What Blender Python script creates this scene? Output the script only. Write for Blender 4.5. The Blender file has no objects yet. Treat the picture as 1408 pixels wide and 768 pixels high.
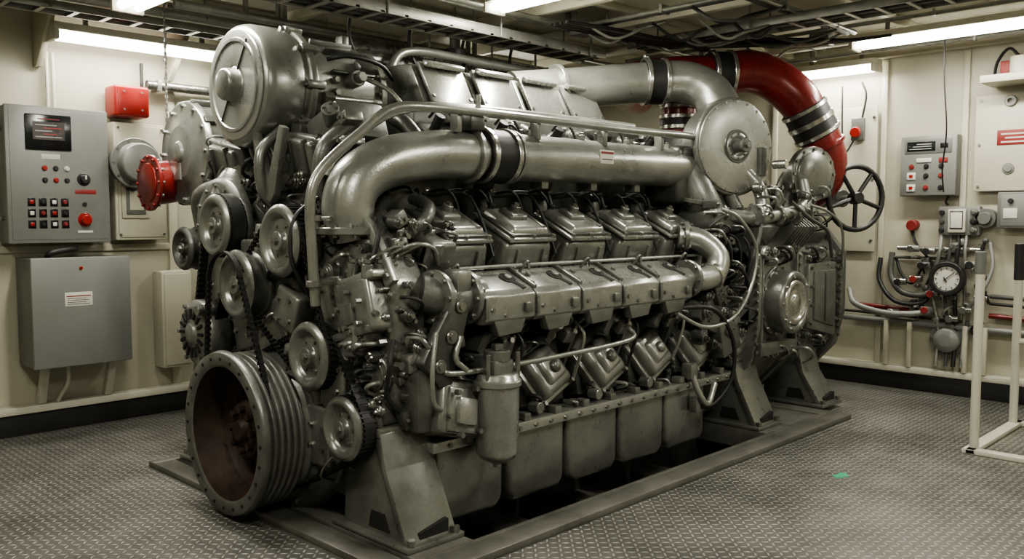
import bpy, bmesh, math, random
from mathutils import Vector, Matrix
random.seed(7)
PI=math.pi
# ------------------------------------------------------------------ materials
def mat(name,col,rough=.5,metal=0.,var=.15,nscale=6.,bump=0.,bscale=60.,dirt=0.,dcol=(.02,.018,.013),emit=0.,rvar=.12,coat=0.):
    m=bpy.data.materials.new(name);m.use_nodes=True
    nt=m.node_tree;N=nt.nodes;L=nt.links
    p=N['Principled BSDF']
    tc=N.new('ShaderNodeTexCoord')
    n=N.new('ShaderNodeTexNoise');n.inputs['Scale'].default_value=nscale;n.inputs['Detail'].default_value=6;n.inputs['Roughness'].default_value=.65
    L.new(tc.outputs['Object'],n.inputs['Vector'])
    r=N.new('ShaderNodeValToRGB')
    r.color_ramp.elements[0].position=.3;r.color_ramp.elements[1].position=.7
    r.color_ramp.elements[0].color=tuple(c*(1-var) for c in col)+(1,)
    r.color_ramp.elements[1].color=tuple(min(1,c*(1+var)) for c in col)+(1,)
    L.new(n.outputs['Fac'],r.inputs['Fac'])
    out=r.outputs['Color']
    if dirt>0:
        n2=N.new('ShaderNodeTexNoise');n2.inputs['Scale'].default_value=nscale*.45;n2.inputs['Detail'].default_value=8;n2.inputs['Roughness'].default_value=.7
        L.new(tc.outputs['Object'],n2.inputs['Vector'])
        r2=N.new('ShaderNodeValToRGB');r2.color_ramp.elements[0].position=.48;r2.color_ramp.elements[1].position=.72
        r2.color_ramp.elements[0].color=(0,0,0,1);r2.color_ramp.elements[1].color=(dirt,dirt,dirt,1)
        L.new(n2.outputs['Fac'],r2.inputs['Fac'])
        mx=N.new('ShaderNodeMixRGB');mx.inputs['Color2'].default_value=dcol+(1,)
        L.new(r2.outputs['Color'],mx.inputs['Fac']);L.new(out,mx.inputs['Color1']);out=mx.outputs['Color']
    L.new(out,p.inputs['Base Color'])
    mr=N.new('ShaderNodeMapRange');mr.inputs['To Min'].default_value=max(.03,rough-rvar);mr.inputs['To Max'].default_value=min(1,rough+rvar)
    L.new(n.outputs['Fac'],mr.inputs['Value']);L.new(mr.outputs['Result'],p.inputs['Roughness'])
    p.inputs['Metallic'].default_value=metal
    if coat>0:
        p.inputs['Coat Weight'].default_value=coat;p.inputs['Coat Roughness'].default_value=.16
    if bump>0:
        n3=N.new('ShaderNodeTexNoise');n3.inputs['Scale'].default_value=bscale;n3.inputs['Detail'].default_value=3
        L.new(tc.outputs['Object'],n3.inputs['Vector'])
        b=N.new('ShaderNodeBump');b.inputs['Strength'].default_value=bump;b.inputs['Distance'].default_value=.004
        L.new(n3.outputs['Fac'],b.inputs['Height']);L.new(b.outputs['Normal'],p.inputs['Normal'])
    if emit>0:
        p.inputs['Emission Color'].default_value=col+(1,);p.inputs['Emission Strength'].default_value=emit
    return m
DG=(.040,.039,.031)
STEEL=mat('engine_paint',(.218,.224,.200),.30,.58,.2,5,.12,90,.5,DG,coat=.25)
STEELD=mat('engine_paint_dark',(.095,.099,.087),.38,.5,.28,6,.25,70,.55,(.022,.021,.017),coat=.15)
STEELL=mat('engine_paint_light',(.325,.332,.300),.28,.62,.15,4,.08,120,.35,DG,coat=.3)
CAST=mat('cast_housing',(.150,.155,.138),.39,.5,.26,7,.35,60,.5,DG,coat=.15)
PIPE=mat('silver_pipe',(.315,.322,.290),.31,.65,.15,4,.3,80,.42,DG,coat=.2)
SHINY=mat('machined_steel',(.5,.5,.46),.25,.9,.12,8,0,10,.2)
BLACK=mat('black_rubber',(.014,.014,.013),.5,0,.3,10)
BOLT=mat('bolt_steel',(.25,.25,.225),.3,.8,.2,20)
DARK=mat('painted_cavity_shade',(.012,.012,.010),.8,0,.3,6)  # near-black colour paints in the shade of holes, gaps and the pit
RUST=mat('rusty_hub',(.045,.028,.019),.6,.35,.5,8,.5,50,.4)
RED=mat('red_paint',(.155,.012,.010),.3,.1,.2,5,.1,60,.4,coat=.2)
REDB=mat('red_box_paint',(.26,.015,.012),.35,0,.1,5)
CREAM=mat('cream_wall',(.44,.42,.33),.45,0,.07,1.2,.05,40,.38,(.23,.21,.145))
CREAM2=mat('cream_panel',(.48,.46,.365),.42,0,.06,2,.04,50,.33,(.25,.225,.16))
CEIL=mat('ceiling_paint',(.54,.52,.42),.5,0,.1,1.5,.05,40,.4,(.26,.23,.165))
CAB=mat('cabinet_grey',(.20,.205,.188),.4,.15,.06,2,.05,80,.2,DG)
CABR=mat('cabinet_grey_dark',(.15,.155,.14),.4,.2,.08,2,.05,80,.15,DG)
TRIMB=mat('black_kick_plate',(.016,.016,.015),.45,0,.2,4)
WHITE=mat('white_paint',(.50,.485,.405),.42,0,.06,3,0,10,.35,(.24,.21,.15))
LABEL=mat('label_paper',(.55,.54,.48),.6,0,.05,30)
REDLAB=mat('red_label',(.20,.02,.018),.5)
SCREEN=mat('lcd_screen',(.01,.012,.012),.2)
SCRG=mat('lcd_glow',(.06,.05,.047),.3,emit=.25)
SCRR=mat('lcd_red_text',(.28,.05,.05),.3,emit=.4)
SCRC=mat('lcd_text',(.3,.32,.28),.4,emit=.25)
GREEN=mat('green_spot',(.03,.30,.16),.6)
CABLE=mat('cable_grey',(.065,.065,.058),.5)
GALV=mat('galvanised_tray',(.24,.24,.212),.42,.5,.2,8,0,10,.35)
FOIL=mat('foil_lagging',(.23,.23,.21),.28,.75,.3,14,.7,30,.35)
TUBE=mat('fluorescent_tube',(1.,.97,.87),.5,emit=15.)
FRAME=mat('skid_frame_paint',(.15,.148,.128),.42,.4,.28,4,.3,40,.55)

def floor_mat():
    m=bpy.data.materials.new('tread_plate');m.use_nodes=True
    nt=m.node_tree;N=nt.nodes;L=nt.links;p=N['Principled BSDF']
    def M(op,a,b=None,c=None):
        n=N.new('ShaderNodeMath');n.operation=op
        for i,x in enumerate((a,b,c)):
            if x is None: continue
            if isinstance(x,(int,float)): n.inputs[i].default_value=x
            else: L.new(x,n.inputs[i])
        return n.outputs[0]
    tc=N.new('ShaderNodeTexCoord');sp=N.new('ShaderNodeSeparateXYZ');L.new(tc.outputs['Object'],sp.inputs[0])
    S=1/.041
    x=M('MULTIPLY',sp.outputs[0],S);y=M('MULTIPLY',sp.outputs[1],S)
    fx=M('FLOOR',x);fy=M('FLOOR',y)
    lx=M('SUBTRACT',M('SUBTRACT',x,fx),.5);ly=M('SUBTRACT',M('SUBTRACT',y,fy),.5)
    par=M('MODULO',M('ABSOLUTE',M('ADD',fx,fy)),2.0)
    sg=M('SUBTRACT',M('MULTIPLY',par,2.0),1.0)
    sx=M('MULTIPLY',lx,sg)
    u=M('ADD',sx,ly);v=M('SUBTRACT',sx,ly)
    e=M('ADD',M('POWER',M('ABSOLUTE',M('MULTIPLY',u,1/.68)),2.0),M('POWER',M('ABSOLUTE',M('MULTIPLY',v,1/.25)),2.0))
    h=M('MAXIMUM',M('SUBTRACT',1.0,e),0.0);h=M('POWER',h,.6)
    n=N.new('ShaderNodeTexNoise');n.inputs['Scale'].default_value=1.3;n.inputs['Detail'].default_value=10;n.inputs['Roughness'].default_value=.75
    L.new(tc.outputs['Object'],n.inputs['Vector'])
    r=N.new('ShaderNodeValToRGB');r.color_ramp.elements[0].position=.32;r.color_ramp.elements[1].position=.68
    r.color_ramp.elements[0].color=(.075,.074,.064,1);r.color_ramp.elements[1].color=(.185,.182,.162,1)
    L.new(n.outputs['Fac'],r.inputs['Fac'])
    mx=N.new('ShaderNodeMixRGB');mx.inputs['Color2'].default_value=(.46,.455,.41,1)
    L.new(M('MULTIPLY',M('MULTIPLY',h,n.outputs['Fac']),1.5),mx.inputs['Fac']);L.new(r.outputs['Color'],mx.inputs['Color1'])
    L.new(mx.outputs['Color'],p.inputs['Base Color'])
    p.inputs['Metallic'].default_value=.45
    mr=N.new('ShaderNodeMapRange');mr.inputs['To Min'].default_value=.25;mr.inputs['To Max'].default_value=.55
    L.new(n.outputs['Fac'],mr.inputs['Value']);L.new(mr.outputs['Result'],p.inputs['Roughness'])
    b=N.new('ShaderNodeBump');b.inputs['Strength'].default_value=1.0;b.inputs['Distance'].default_value=.006
    L.new(h,b.inputs['Height']);L.new(b.outputs['Normal'],p.inputs['Normal'])
    return m
TREAD=floor_mat()

# ------------------------------------------------------------------ mesh builder
def Rm(ax,deg): return Matrix.Rotation(math.radians(deg),3,ax)
def frame(ax):
    ax=Vector(ax).normalized()
    t=Vector((0,0,1)) if abs(ax.z)<.9 else Vector((1,0,0))
    u=ax.cross(t).normalized();v=ax.cross(u).normalized()
    return ax,u,v
def catmull(pts,res):
    P=[Vector(p) for p in pts]
    if len(P)<3: return P
    E=[P[0]*2-P[1]]+P+[P[-1]*2-P[-2]];o=[]
    for i in range(1,len(E)-2):
        a,b,c,d=E[i-1],E[i],E[i+1],E[i+2]
        for k in range(res):
            t=k/res
            o.append(.5*((2*b)+(c-a)*t+(2*a-5*b+4*c-d)*t*t+(3*b-a-3*c+d)*t**3))
    o.append(P[-1]);return o
class B:
    def __init__(s,name,parent=None):
        s.name=name;s.parent=parent;s.V=[];s.F=[];s.MI=[];s.mats=[];s.M=Matrix.Identity(4)
    def mi(s,m):
        if m not in s.mats: s.mats.append(m)
        return s.mats.index(m)
    def add(s,verts,faces,m):
        o=len(s.V);k=s.mi(m)
        s.V+= [s.M@Vector(v) for v in verts]
        for f in faces: s.F.append([i+o for i in f]);s.MI.append(k)
        return s
    def addbm(s,bm,m,X=None):
        bm.verts.ensure_lookup_table();bm.verts.index_update()
        vs=[(X@v.co if X else v.co.copy()) for v in bm.verts]
        s.add(vs,[[v.index for v in f.verts] for f in bm.faces],m);bm.free();return s
    def box(s,c,size,m,rot=None,bev=.006,seg=2,taper=(1,1)):
        bm=bmesh.new();bmesh.ops.create_cube(bm,size=1)
        for v in bm.verts:
            tx,ty=(taper if v.co.z>0 else (1,1))
            v.co=Vector((v.co.x*size[0]*tx,v.co.y*size[1]*ty,v.co.z*size[2]))
        if bev>0:
            bmesh.ops.bevel(bm,geom=bm.edges[:],offset=min(bev,.45*min(size)),segments=seg,affect='EDGES',profile=.5,clamp_overlap=True)
        X=Matrix.Translation(Vector(c))
        if rot is not None: X=X@rot.to_4x4()
        return s.addbm(bm,m,X)
    def bb(s,a,b,m,bev=.006,**k):
        a=Vector(a);b=Vector(b)
        return s.box((a+b)/2,[abs(x) for x in (b-a)],m,bev=bev,**k)
    def ext(s,poly,ax,a,b,m,bev=.008,seg=2):
        def P(u,v,w): return {'X':(w,u,v),'Y':(u,w,v),'Z':(u,v,w)}[ax]
        bm=bmesh.new();A=[bm.verts.new(P(u,v,a)) for u,v in poly];Bv=[bm.verts.new(P(u,v,b)) for u,v in poly]
        n=len(poly);bm.faces.new(A);bm.faces.new(Bv[::-1])
        for i in range(n): bm.faces.new((A[i],Bv[i],Bv[(i+1)%n],A[(i+1)%n]))
        bmesh.ops.recalc_face_normals(bm,faces=bm.faces[:])
        if bev>0: bmesh.ops.bevel(bm,geom=bm.edges[:],offset=bev,segments=seg,affect='EDGES',profile=.5,clamp_overlap=True)
        return s.addbm(bm,m)
    def lathe(s,o,ax,prof,m,seg=40,ch=.004):
        o=Vector(o);ax,u,v=frame(ax)
        q=[]
        P=[Vector(p) for p in prof]
        for i,p in enumerate(P):
            if 0<i<len(P)-1 and ch>0 and p.y>1e-5:
                d0=P[i-1]-p;d1=P[i+1]-p
                if d0.length>2*ch and d1.length>2*ch and d0.normalized().dot(d1.normalized())>-.93:
                    q.append(p+d0.normalized()*ch);q.append(p+d1.normalized()*ch);continue
            q.append(p)
        V=[];rings=[]
        for p in q:
            if p.y<1e-5: rings.append([len(V)]);V.append(o+ax*p.x)
            else:
                rings.append(list(range(len(V),len(V)+seg)))
                for k in range(seg):
                    a=2*PI*k/seg;V.append(o+ax*p.x+(u*math.cos(a)+v*math.sin(a))*p.y)
        F=[]
        for A,Bq in zip(rings,rings[1:]):
            if len(A)==1 and len(Bq)==1: continue
            for k in range(seg):
                k2=(k+1)%seg
                if len(A)==1: F.append([A[0],Bq[k],Bq[k2]])
                elif len(Bq)==1: F.append([A[k],Bq[0],A[k2]])
                else: F.append([A[k],Bq[k],Bq[k2],A[k2]])
        return s.add(V,F,m)
    def cyl(s,a,b,r,m,r2=None,seg=20,ch=.003):
        a=Vector(a);b=Vector(b);L=(b-a).length
        r2=r if r2 is None else r2
        return s.lathe(a,b-a,[(0,0),(0,r),(L,r2),(L,0)],m,seg,ch)
    def tube(s,pts,r,m,seg=10,res=6):
        P=catmull(pts,res) if res>1 else [Vector(p) for p in pts]
        n=len(P);T=[(P[min(i+1,n-1)]-P[max(i-1,0)]).normalized() for i in range(n)]
        _,u,v=frame(T[0]);V=[];F=[]
        for i in range(n):
            u=(u-T[i]*u.dot(T[i])).normalized();w=T[i].cross(u)
            for k in range(seg):
                a=2*PI*k/seg;V.append(P[i]+(u*math.cos(a)+w*math.sin(a))*r)
        for i in range(n-1):
            for k in range(seg):
                F.append([i*seg+k,i*seg+(k+1)%seg,(i+1)*seg+(k+1)%seg,(i+1)*seg+k])
        F.append(list(range(seg)));F.append([(n-1)*seg+k for k in range(seg)][::-1])
        return s.add(V,F,m)
    def bolts(s,o,ax,R,n,r=.012,h=.012,m=None,ph=0):
        ax,u,v=frame(ax);o=Vector(o)
        for k in range(n):
            a=2*PI*k/n+ph;c=o+(u*math.cos(a)+v*math.sin(a))*R
            s.lathe(c,ax,[(0,0),(0,r),(h,r),(h,0)],m or BOLT,6,0)
        return s
    def done(s,sm=38):
        me=bpy.data.meshes.new(s.name);me.from_pydata([tuple(v) for v in s.V],[],s.F)
        for m in s.mats: me.materials.append(m)
        me.polygons.foreach_set('material_index',s.MI)
        bm=bmesh.new();bm.from_mesh(me);bmesh.ops.recalc_face_normals(bm,faces=bm.faces[:]);bm.to_mesh(me);bm.free()
        me.polygons.foreach_set('use_smooth',[True]*len(me.polygons))
        me.set_sharp_from_angle(angle=math.radians(sm))
        o=bpy.data.objects.new(s.name,me);bpy.context.collection.objects.link(o)
        if s.parent: o.parent=s.parent
        return o
def empty(n):
    e=bpy.data.objects.new(n,None);bpy.context.collection.objects.link(e);e.empty_display_size=.2;return e
def clampring(b,c,ax,r,w=.05,m=SHINY):
    b.lathe(Vector(c)-Vector(ax).normalized()*w/2,ax,[(0,r*.9),(0,r+.012),(w,r+.012),(w,r*.9)],m,36,.003)
def coupling(b,c,ax,r,L=.2):
    ax=Vector(ax).normalized();c=Vector(c)
    b.lathe(c-ax*L/2,ax,[(0,r*.9),(0,r+.014),(L,r+.014),(L,r*.9)],BLACK,36,.008)
    for t in (-.40,.40): clampring(b,c+ax*(t*L),ax,r+.014,.03)
    if L>.22: clampring(b,c,ax,r+.014,.04)
    q=c+Vector((0,0,r+.03));b.box(q-ax*(.36*L),(.05,.03,.03),BOLT)
def flange(b,c,ax,r,th=.03,n=10,m=STEEL):
    ax=Vector(ax).normalized();c=Vector(c)
    b.lathe(c-ax*th/2,ax,[(0,0),(0,r),(th,r),(th,0)],m,40)
    b.bolts(c+ax*th/2,ax,r*.86,n,.012,.012);b.bolts(c-ax*th/2,-ax,r*.86,n,.012,.012)
def greeble(b,face,val,r1,r2,n,seed,dep=.05,sz=(.04,.12),out=-1):
    rr=random.Random(seed)
    ax=(out,0,0) if face=='X' else (0,out,0)
    for _ in range(n):
        p=rr.uniform(*r1);q=rr.uniform(*r2)
        c=(val,p,q) if face=='X' else (p,val,q)
        k=rr.random();s=rr.uniform(*sz);d=rr.uniform(.3,1)*dep
        if k<.34:
            size=(d*2,s,s*rr.uniform(.5,1.3)) if face=='X' else (s,d*2,s*rr.uniform(.5,1.3))
            b.box(c,size,rr.choice((STEEL,CAST,STEELD,STEELL)),Rm(face,rr.uniform(-35,35)),.008)
            cc=Vector(c)+Vector(ax)*d;b.bolts(cc,ax,s*.28,rr.choice((1,2,4)),.009,.012)
        elif k<.60:
            b.lathe(c,ax,[(0,0),(0,s*.45),(d,s*.45),(d,s*.3),(d+.015,s*.28),(d+.015,0)],rr.choice((STEEL,CAST,STEELD,BOLT)),18,.003)
            b.bolts(Vector(c)+Vector(ax)*(d+.01),ax,0,1,s*.16,.018)
        elif k<.80:
            b.bolts(c,ax,0,1,rr.uniform(.012,.02),rr.uniform(.015,.04))
        else:
            e=Vector(c);o=Vector(ax)
            w=Vector((0,1,0)) if face=='X' else Vector((1,0,0))
            b.tube([e,e+o*(dep+.02)+w*.02,e+o*(dep+.03)+w*s+Vector((0,0,-s*rr.uniform(.2,1.2))),e+w*s*1.2+Vector((0,0,-s*1.5))],rr.uniform(.006,.012),rr.choice((BLACK,BOLT,PIPE)),8,5)

# ------------------------------------------------------------------ ROOM
X0,X1,Y0,Y1,ZC=-1.6,7.9,-1.6,6.65,3.05
b=B('floor')
px0,px1,py0,py1=2.27,6.2,2.80,5.10
for a,c in (((X0,Y0),(X1,py0)),((X0,py1),(X1,Y1)),((X0,py0),(px0,py1)),((px1,py0),(X1,py1))):
    b.add([(a[0],a[1],0),(c[0],a[1],0),(c[0],c[1],0),(a[0],c[1],0)],[[0,1,2,3]],TREAD)
zp=-.5
b.add([(px0,py0,zp),(px1,py0,zp),(px1,py1,zp),(px0,py1,zp),(px0,py0,0),(px1,py0,0),(px1,py1,0),(px0,py1,0)],
      [[0,1,2,3],[0,1,5,4],[1,2,6,5],[2,3,7,6],[3,0,4,7]],DARK)
b.done()
def wall(n,a,c,m=CREAM):
    w=B(n);w.bb(a,c,m,bev=0);return w.done()
wall('wall_left',(X0,Y1,-.02),(X1,Y1+.1,ZC))
wall('wall_right',(X1,Y0,-.02),(X1+.1,Y1+.1,ZC))
wall('wall_back',(X0-.1,Y0,-.02),(X0,Y1+.1,ZC))
wall('wall_near',(X0-.1,Y0-.1,-.02),(X1+.1,Y0,ZC))
c=B('ceiling');c.bb((X0-.1,Y0-.1,ZC),(X1+.1,Y1+.1,ZC+.1),CEIL,bev=0);c.done()
t=B('baseboard_left');t.bb((X0,Y1-.1,0),(X1-.1,Y1,.15),TRIMB);t.bb((X0,Y1-.12,.15),(X1-.12,Y1,.20),WHITE);t.done()
t=B('baseboard_right');t.bb((X1-.1,Y0,0),(X1,Y1,.15),TRIMB);t.bb((X1-.12,Y0,.15),(X1,Y1,.20),WHITE);t.done()
PT=.03
for k,x in enumerate((1.2,2.95,3.9,4.9,5.9,6.9)):
    t=B('trim_%d'%(k+1));t.bb((x,Y1-PT,.2),(x+.07,Y1,ZC-.13),CREAM2);t.done()
for k,x in enumerate((1.2,2.02,2.95,3.9,4.9,5.9,6.9)):
    t=B('trim_%d'%(k+10));t.ext([(Y1-.45,ZC-.1),(Y1-.13,ZC-.1),(Y1-.13,ZC-.14),(Y1,ZC-.14),(Y1,ZC-.5),(Y1-.06,ZC-.5)],'X',x+.01,x+.05,CREAM2,.003);t.done()
t=B('trim_20');t.bb((X0,Y1-.12,ZC-.12),(X1-.15,Y1,ZC-.002),CREAM2);t.done()
t=B('trim_21');t.bb((X1-.10,Y0,ZC-.14),(X1,Y1-.13,ZC-.002),CREAM2);t.done()
t=B('trim_22');t.bb((X0,Y1-.025,1.26),(X1-.1,Y1,1.31),CREAM2);t.done()
for k,y in enumerate((1.2,2.38,3.05,4.1,5.2)):
    t=B('trim_%d'%(k+30));t.bb((X1-PT,y,.2),(X1,y+.05,ZC-.15),CREAM2);t.done()
for k,x in enumerate((.2,1.35,2.55,3.55,4.7,5.45,6.35,7.3)):
    t=B('trim_%d'%(k+40));t.bb((x,Y0+.01,ZC-.08),(x+.06,Y1-.13,ZC-.002),CEIL,bev=.003);t.done()
for k,y in enumerate((.3,1.5,2.6,3.9,5.0,5.95)):
    t=B('trim_%d'%(k+60));t.bb((X0+.01,y,ZC-.05),(X1-.11,y+.05,ZC-.002),CEIL,bev=.003);t.done()

# ------------------------------------------------------------------ LIGHTS
def fixture(c,L,axis,power):
    e=empty('fluorescent_light')
    f=B('lamp_housing',e)
    c=Vector(c);A=Vector((1,0,0)) if axis=='X' else Vector((0,1,0));S=Vector((0,1,0)) if axis=='X' else Vector((1,0,0))
    def bx(al,aw,z0,z1,m,off=0,offa=0,bev=.005):
        p=c+A*offa+S*off+Vector((0,0,(z0+z1)/2));sz=(al,aw,z1-z0) if axis=='X' else (aw,al,z1-z0)
        f.box(p,sz,m,bev=bev)
    bx(L+.1,.17,.02,.07,WHITE);bx(.03,.19,-.045,.02,WHITE,0,L/2+.035);bx(.03,.19,-.045,.02,WHITE,0,-L/2-.035)
    for s in (-1,1): bx(.03,.03,.07,ZC-c.z-.001,GALV,0,s*L*.35)
    f.done()
    g=B('lamp_tubes',e)
    for s in (-.05,.05):
        g.cyl(c-A*L/2+S*s+Vector((0,0,-.01)),c+A*L/2+S*s+Vector((0,0,-.01)),.026,TUBE,seg=12)
    g.done()
    ld=bpy.data.lights.new('lamp_glow','AREA');ld.shape='RECTANGLE';ld.size=L;ld.size_y=.14;ld.energy=power;ld.color=(1,.965,.865)
    lo=bpy.data.objects.new('lamp_glow',ld);bpy.context.collection.objects.link(lo);lo.parent=e
    lo.location=c+Vector((0,0,-.04))
    if axis=='Y': lo.rotation_euler=(0,0,PI/2)
PW=50
fixture((2.7,6.35,2.74),1.2,'X',PW*.42)
fixture((2.16,4.70,2.77),1.2,'Y',PW*.9)
fixture((4.2,3.65,2.93),1.2,'Y',PW*1.15)
fixture((6.95,2.2,2.88),1.45,'Y',PW*.9)
fixture((7.7,3.45,2.82),.66,'Y',PW*.3)
fixture((1.0,1.0,2.93),1.2,'Y',PW*1.1)  # unseen fixture over the near aisle, added for light on the engine
fixture((.45,3.6,2.93),1.2,'Y',PW*.75)  # unseen fixture, added to brighten the engine's front face
fixture((4.0,.9,2.93),1.2,'Y',PW*1.25)  # second unseen aisle fixture, added to light the engine's near side
fixture((6.6,-.6,2.93),1.2,'Y',PW*.5)
fixture((5.9,6.1,2.90),1.2,'X',PW*.5)

# ------------------------------------------------------------------ ENGINE
E=empty('marine_diesel_engine')
YC=4.0
MIR=Matrix.Translation((0,2*YC,0))@Matrix.Diagonal((1,-1,1,1))
ALL=[2.94+.494*i for i in range(6)]
b=B('engine_block',E)
prof=[(-.70,.42),(-.74,.86),(-.58,1.02),(-.22,1.38),(.22,1.38),(.58,1.02),(.74,.86),(.70,.42)]
b.ext([(YC+y,z) for y,z in prof],'X',2.58,5.6,STEELD,.02)
b.done()
def bank(b,near=True):
    a=26
    for i,x in enumerate(ALL):
        Rt=Rm('X',a);n=Rt@Vector((0,0,1));t=Rt@Vector((0,1,0))
        c=Vector((x,3.33,1.485))
        def P(dx,dt,dn): return c+Vector((dx,0,0))+t*dt+n*dn
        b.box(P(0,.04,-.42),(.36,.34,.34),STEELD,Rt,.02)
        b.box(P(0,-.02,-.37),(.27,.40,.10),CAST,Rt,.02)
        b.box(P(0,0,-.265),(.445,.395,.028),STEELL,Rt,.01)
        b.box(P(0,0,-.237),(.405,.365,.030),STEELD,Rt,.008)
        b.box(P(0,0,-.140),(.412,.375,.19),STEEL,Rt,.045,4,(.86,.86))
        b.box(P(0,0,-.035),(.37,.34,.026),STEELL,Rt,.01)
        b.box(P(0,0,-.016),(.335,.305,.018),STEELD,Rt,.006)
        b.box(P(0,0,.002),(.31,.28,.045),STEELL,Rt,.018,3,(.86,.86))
        b.box(P(-.02,.02,.03),(.14,.13,.045),STEEL,Rt,.012,2,(.85,.85))
        b.cyl(P(-.02,.02,.045),P(-.02,.02,.085),.028,STEEL);b.bolts(P(-.02,.02,.085),n,0,1,.016,.014)
        b.box(P(.10,-.05,.02),(.03,.14,.02),STEEL,Rt,.006)
        for sx in (-.1,.1): b.box(P(sx,-.182,-.15),(.018,.02,.13),STEEL,Rt@Rm('X',-9),.005)
        for st in (-.1,.1): b.box(P(-.200,st,-.15),(.02,.018,.13),STEEL,Rt@Rm('Y',9),.005)
        for sx in (-1,0,1):
            for st in (-1,1):
                b.lathe(P(.16*sx,.152*st,-.024),n,[(0,0),(0,.014),(.018,.014),(.018,0)],BOLT,6,0)
                b.lathe(P(.20*sx,.18*st,-.25),n,[(0,0),(0,.016),(.024,.016),(.024,0)],BOLT,6,0)
        for sx in (-.13,0,.13):
            b.cyl(P(sx,-.17,-.38),P(sx,-.23,-.38),.026,STEEL,seg=14);b.bolts(P(sx,-.23,-.38),-t,0,1,.014,.02)
        b.tube([P(.0,-.12,-.40),(x,3.14,1.10),(x,3.08,1.06)],.055,CAST,14,4)
        if near:
            b.tube([P(-.16,-.17,-.33),P(-.18,-.25,-.33),(x-.17,3.10,1.27),(x-.12,3.12,1.235)],.009,BOLT,8)
            b.cyl(P(.21,-.1,-.3),P(.25,-.1,-.3),.025,BOLT,seg=6)
        b.cyl(P(-.1,.12,0),P(-.1,.12,.05),.02,BLACK,seg=12)
        b.tube([P(-.1,.12,.04),P(-.1,.18,.09),P(-.06,.26,.04),P(-.03,.32,.02)],.009,BLACK,8)
        b.tube([P(.03,.20,-.25),(x+.03,3.62,1.56),(x+.03,3.63,1.66),(x+.03,3.56,1.78)],.055,STEELD,14,5)
        flange(b,(x+.03,3.63,1.65),(0,-.1,1),.08,.02,6,CAST)
        b.box((x+.247,3.50,1.20),(.04,.16,.34),DARK,Rt,.01)  # solid dark slab, paints in the shade between neighbouring heads
    if near:
        b.tube([(2.75,3.12,1.255),(3.4,3.115,1.258),(4.2,3.115,1.258),(5.0,3.12,1.258)],.009,PIPE,8)
b=B('cylinder_heads',E);bank(b);b.done()
b=B('cylinder_heads_far',E);b.M=MIR;bank(b,False);b.done()

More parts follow.
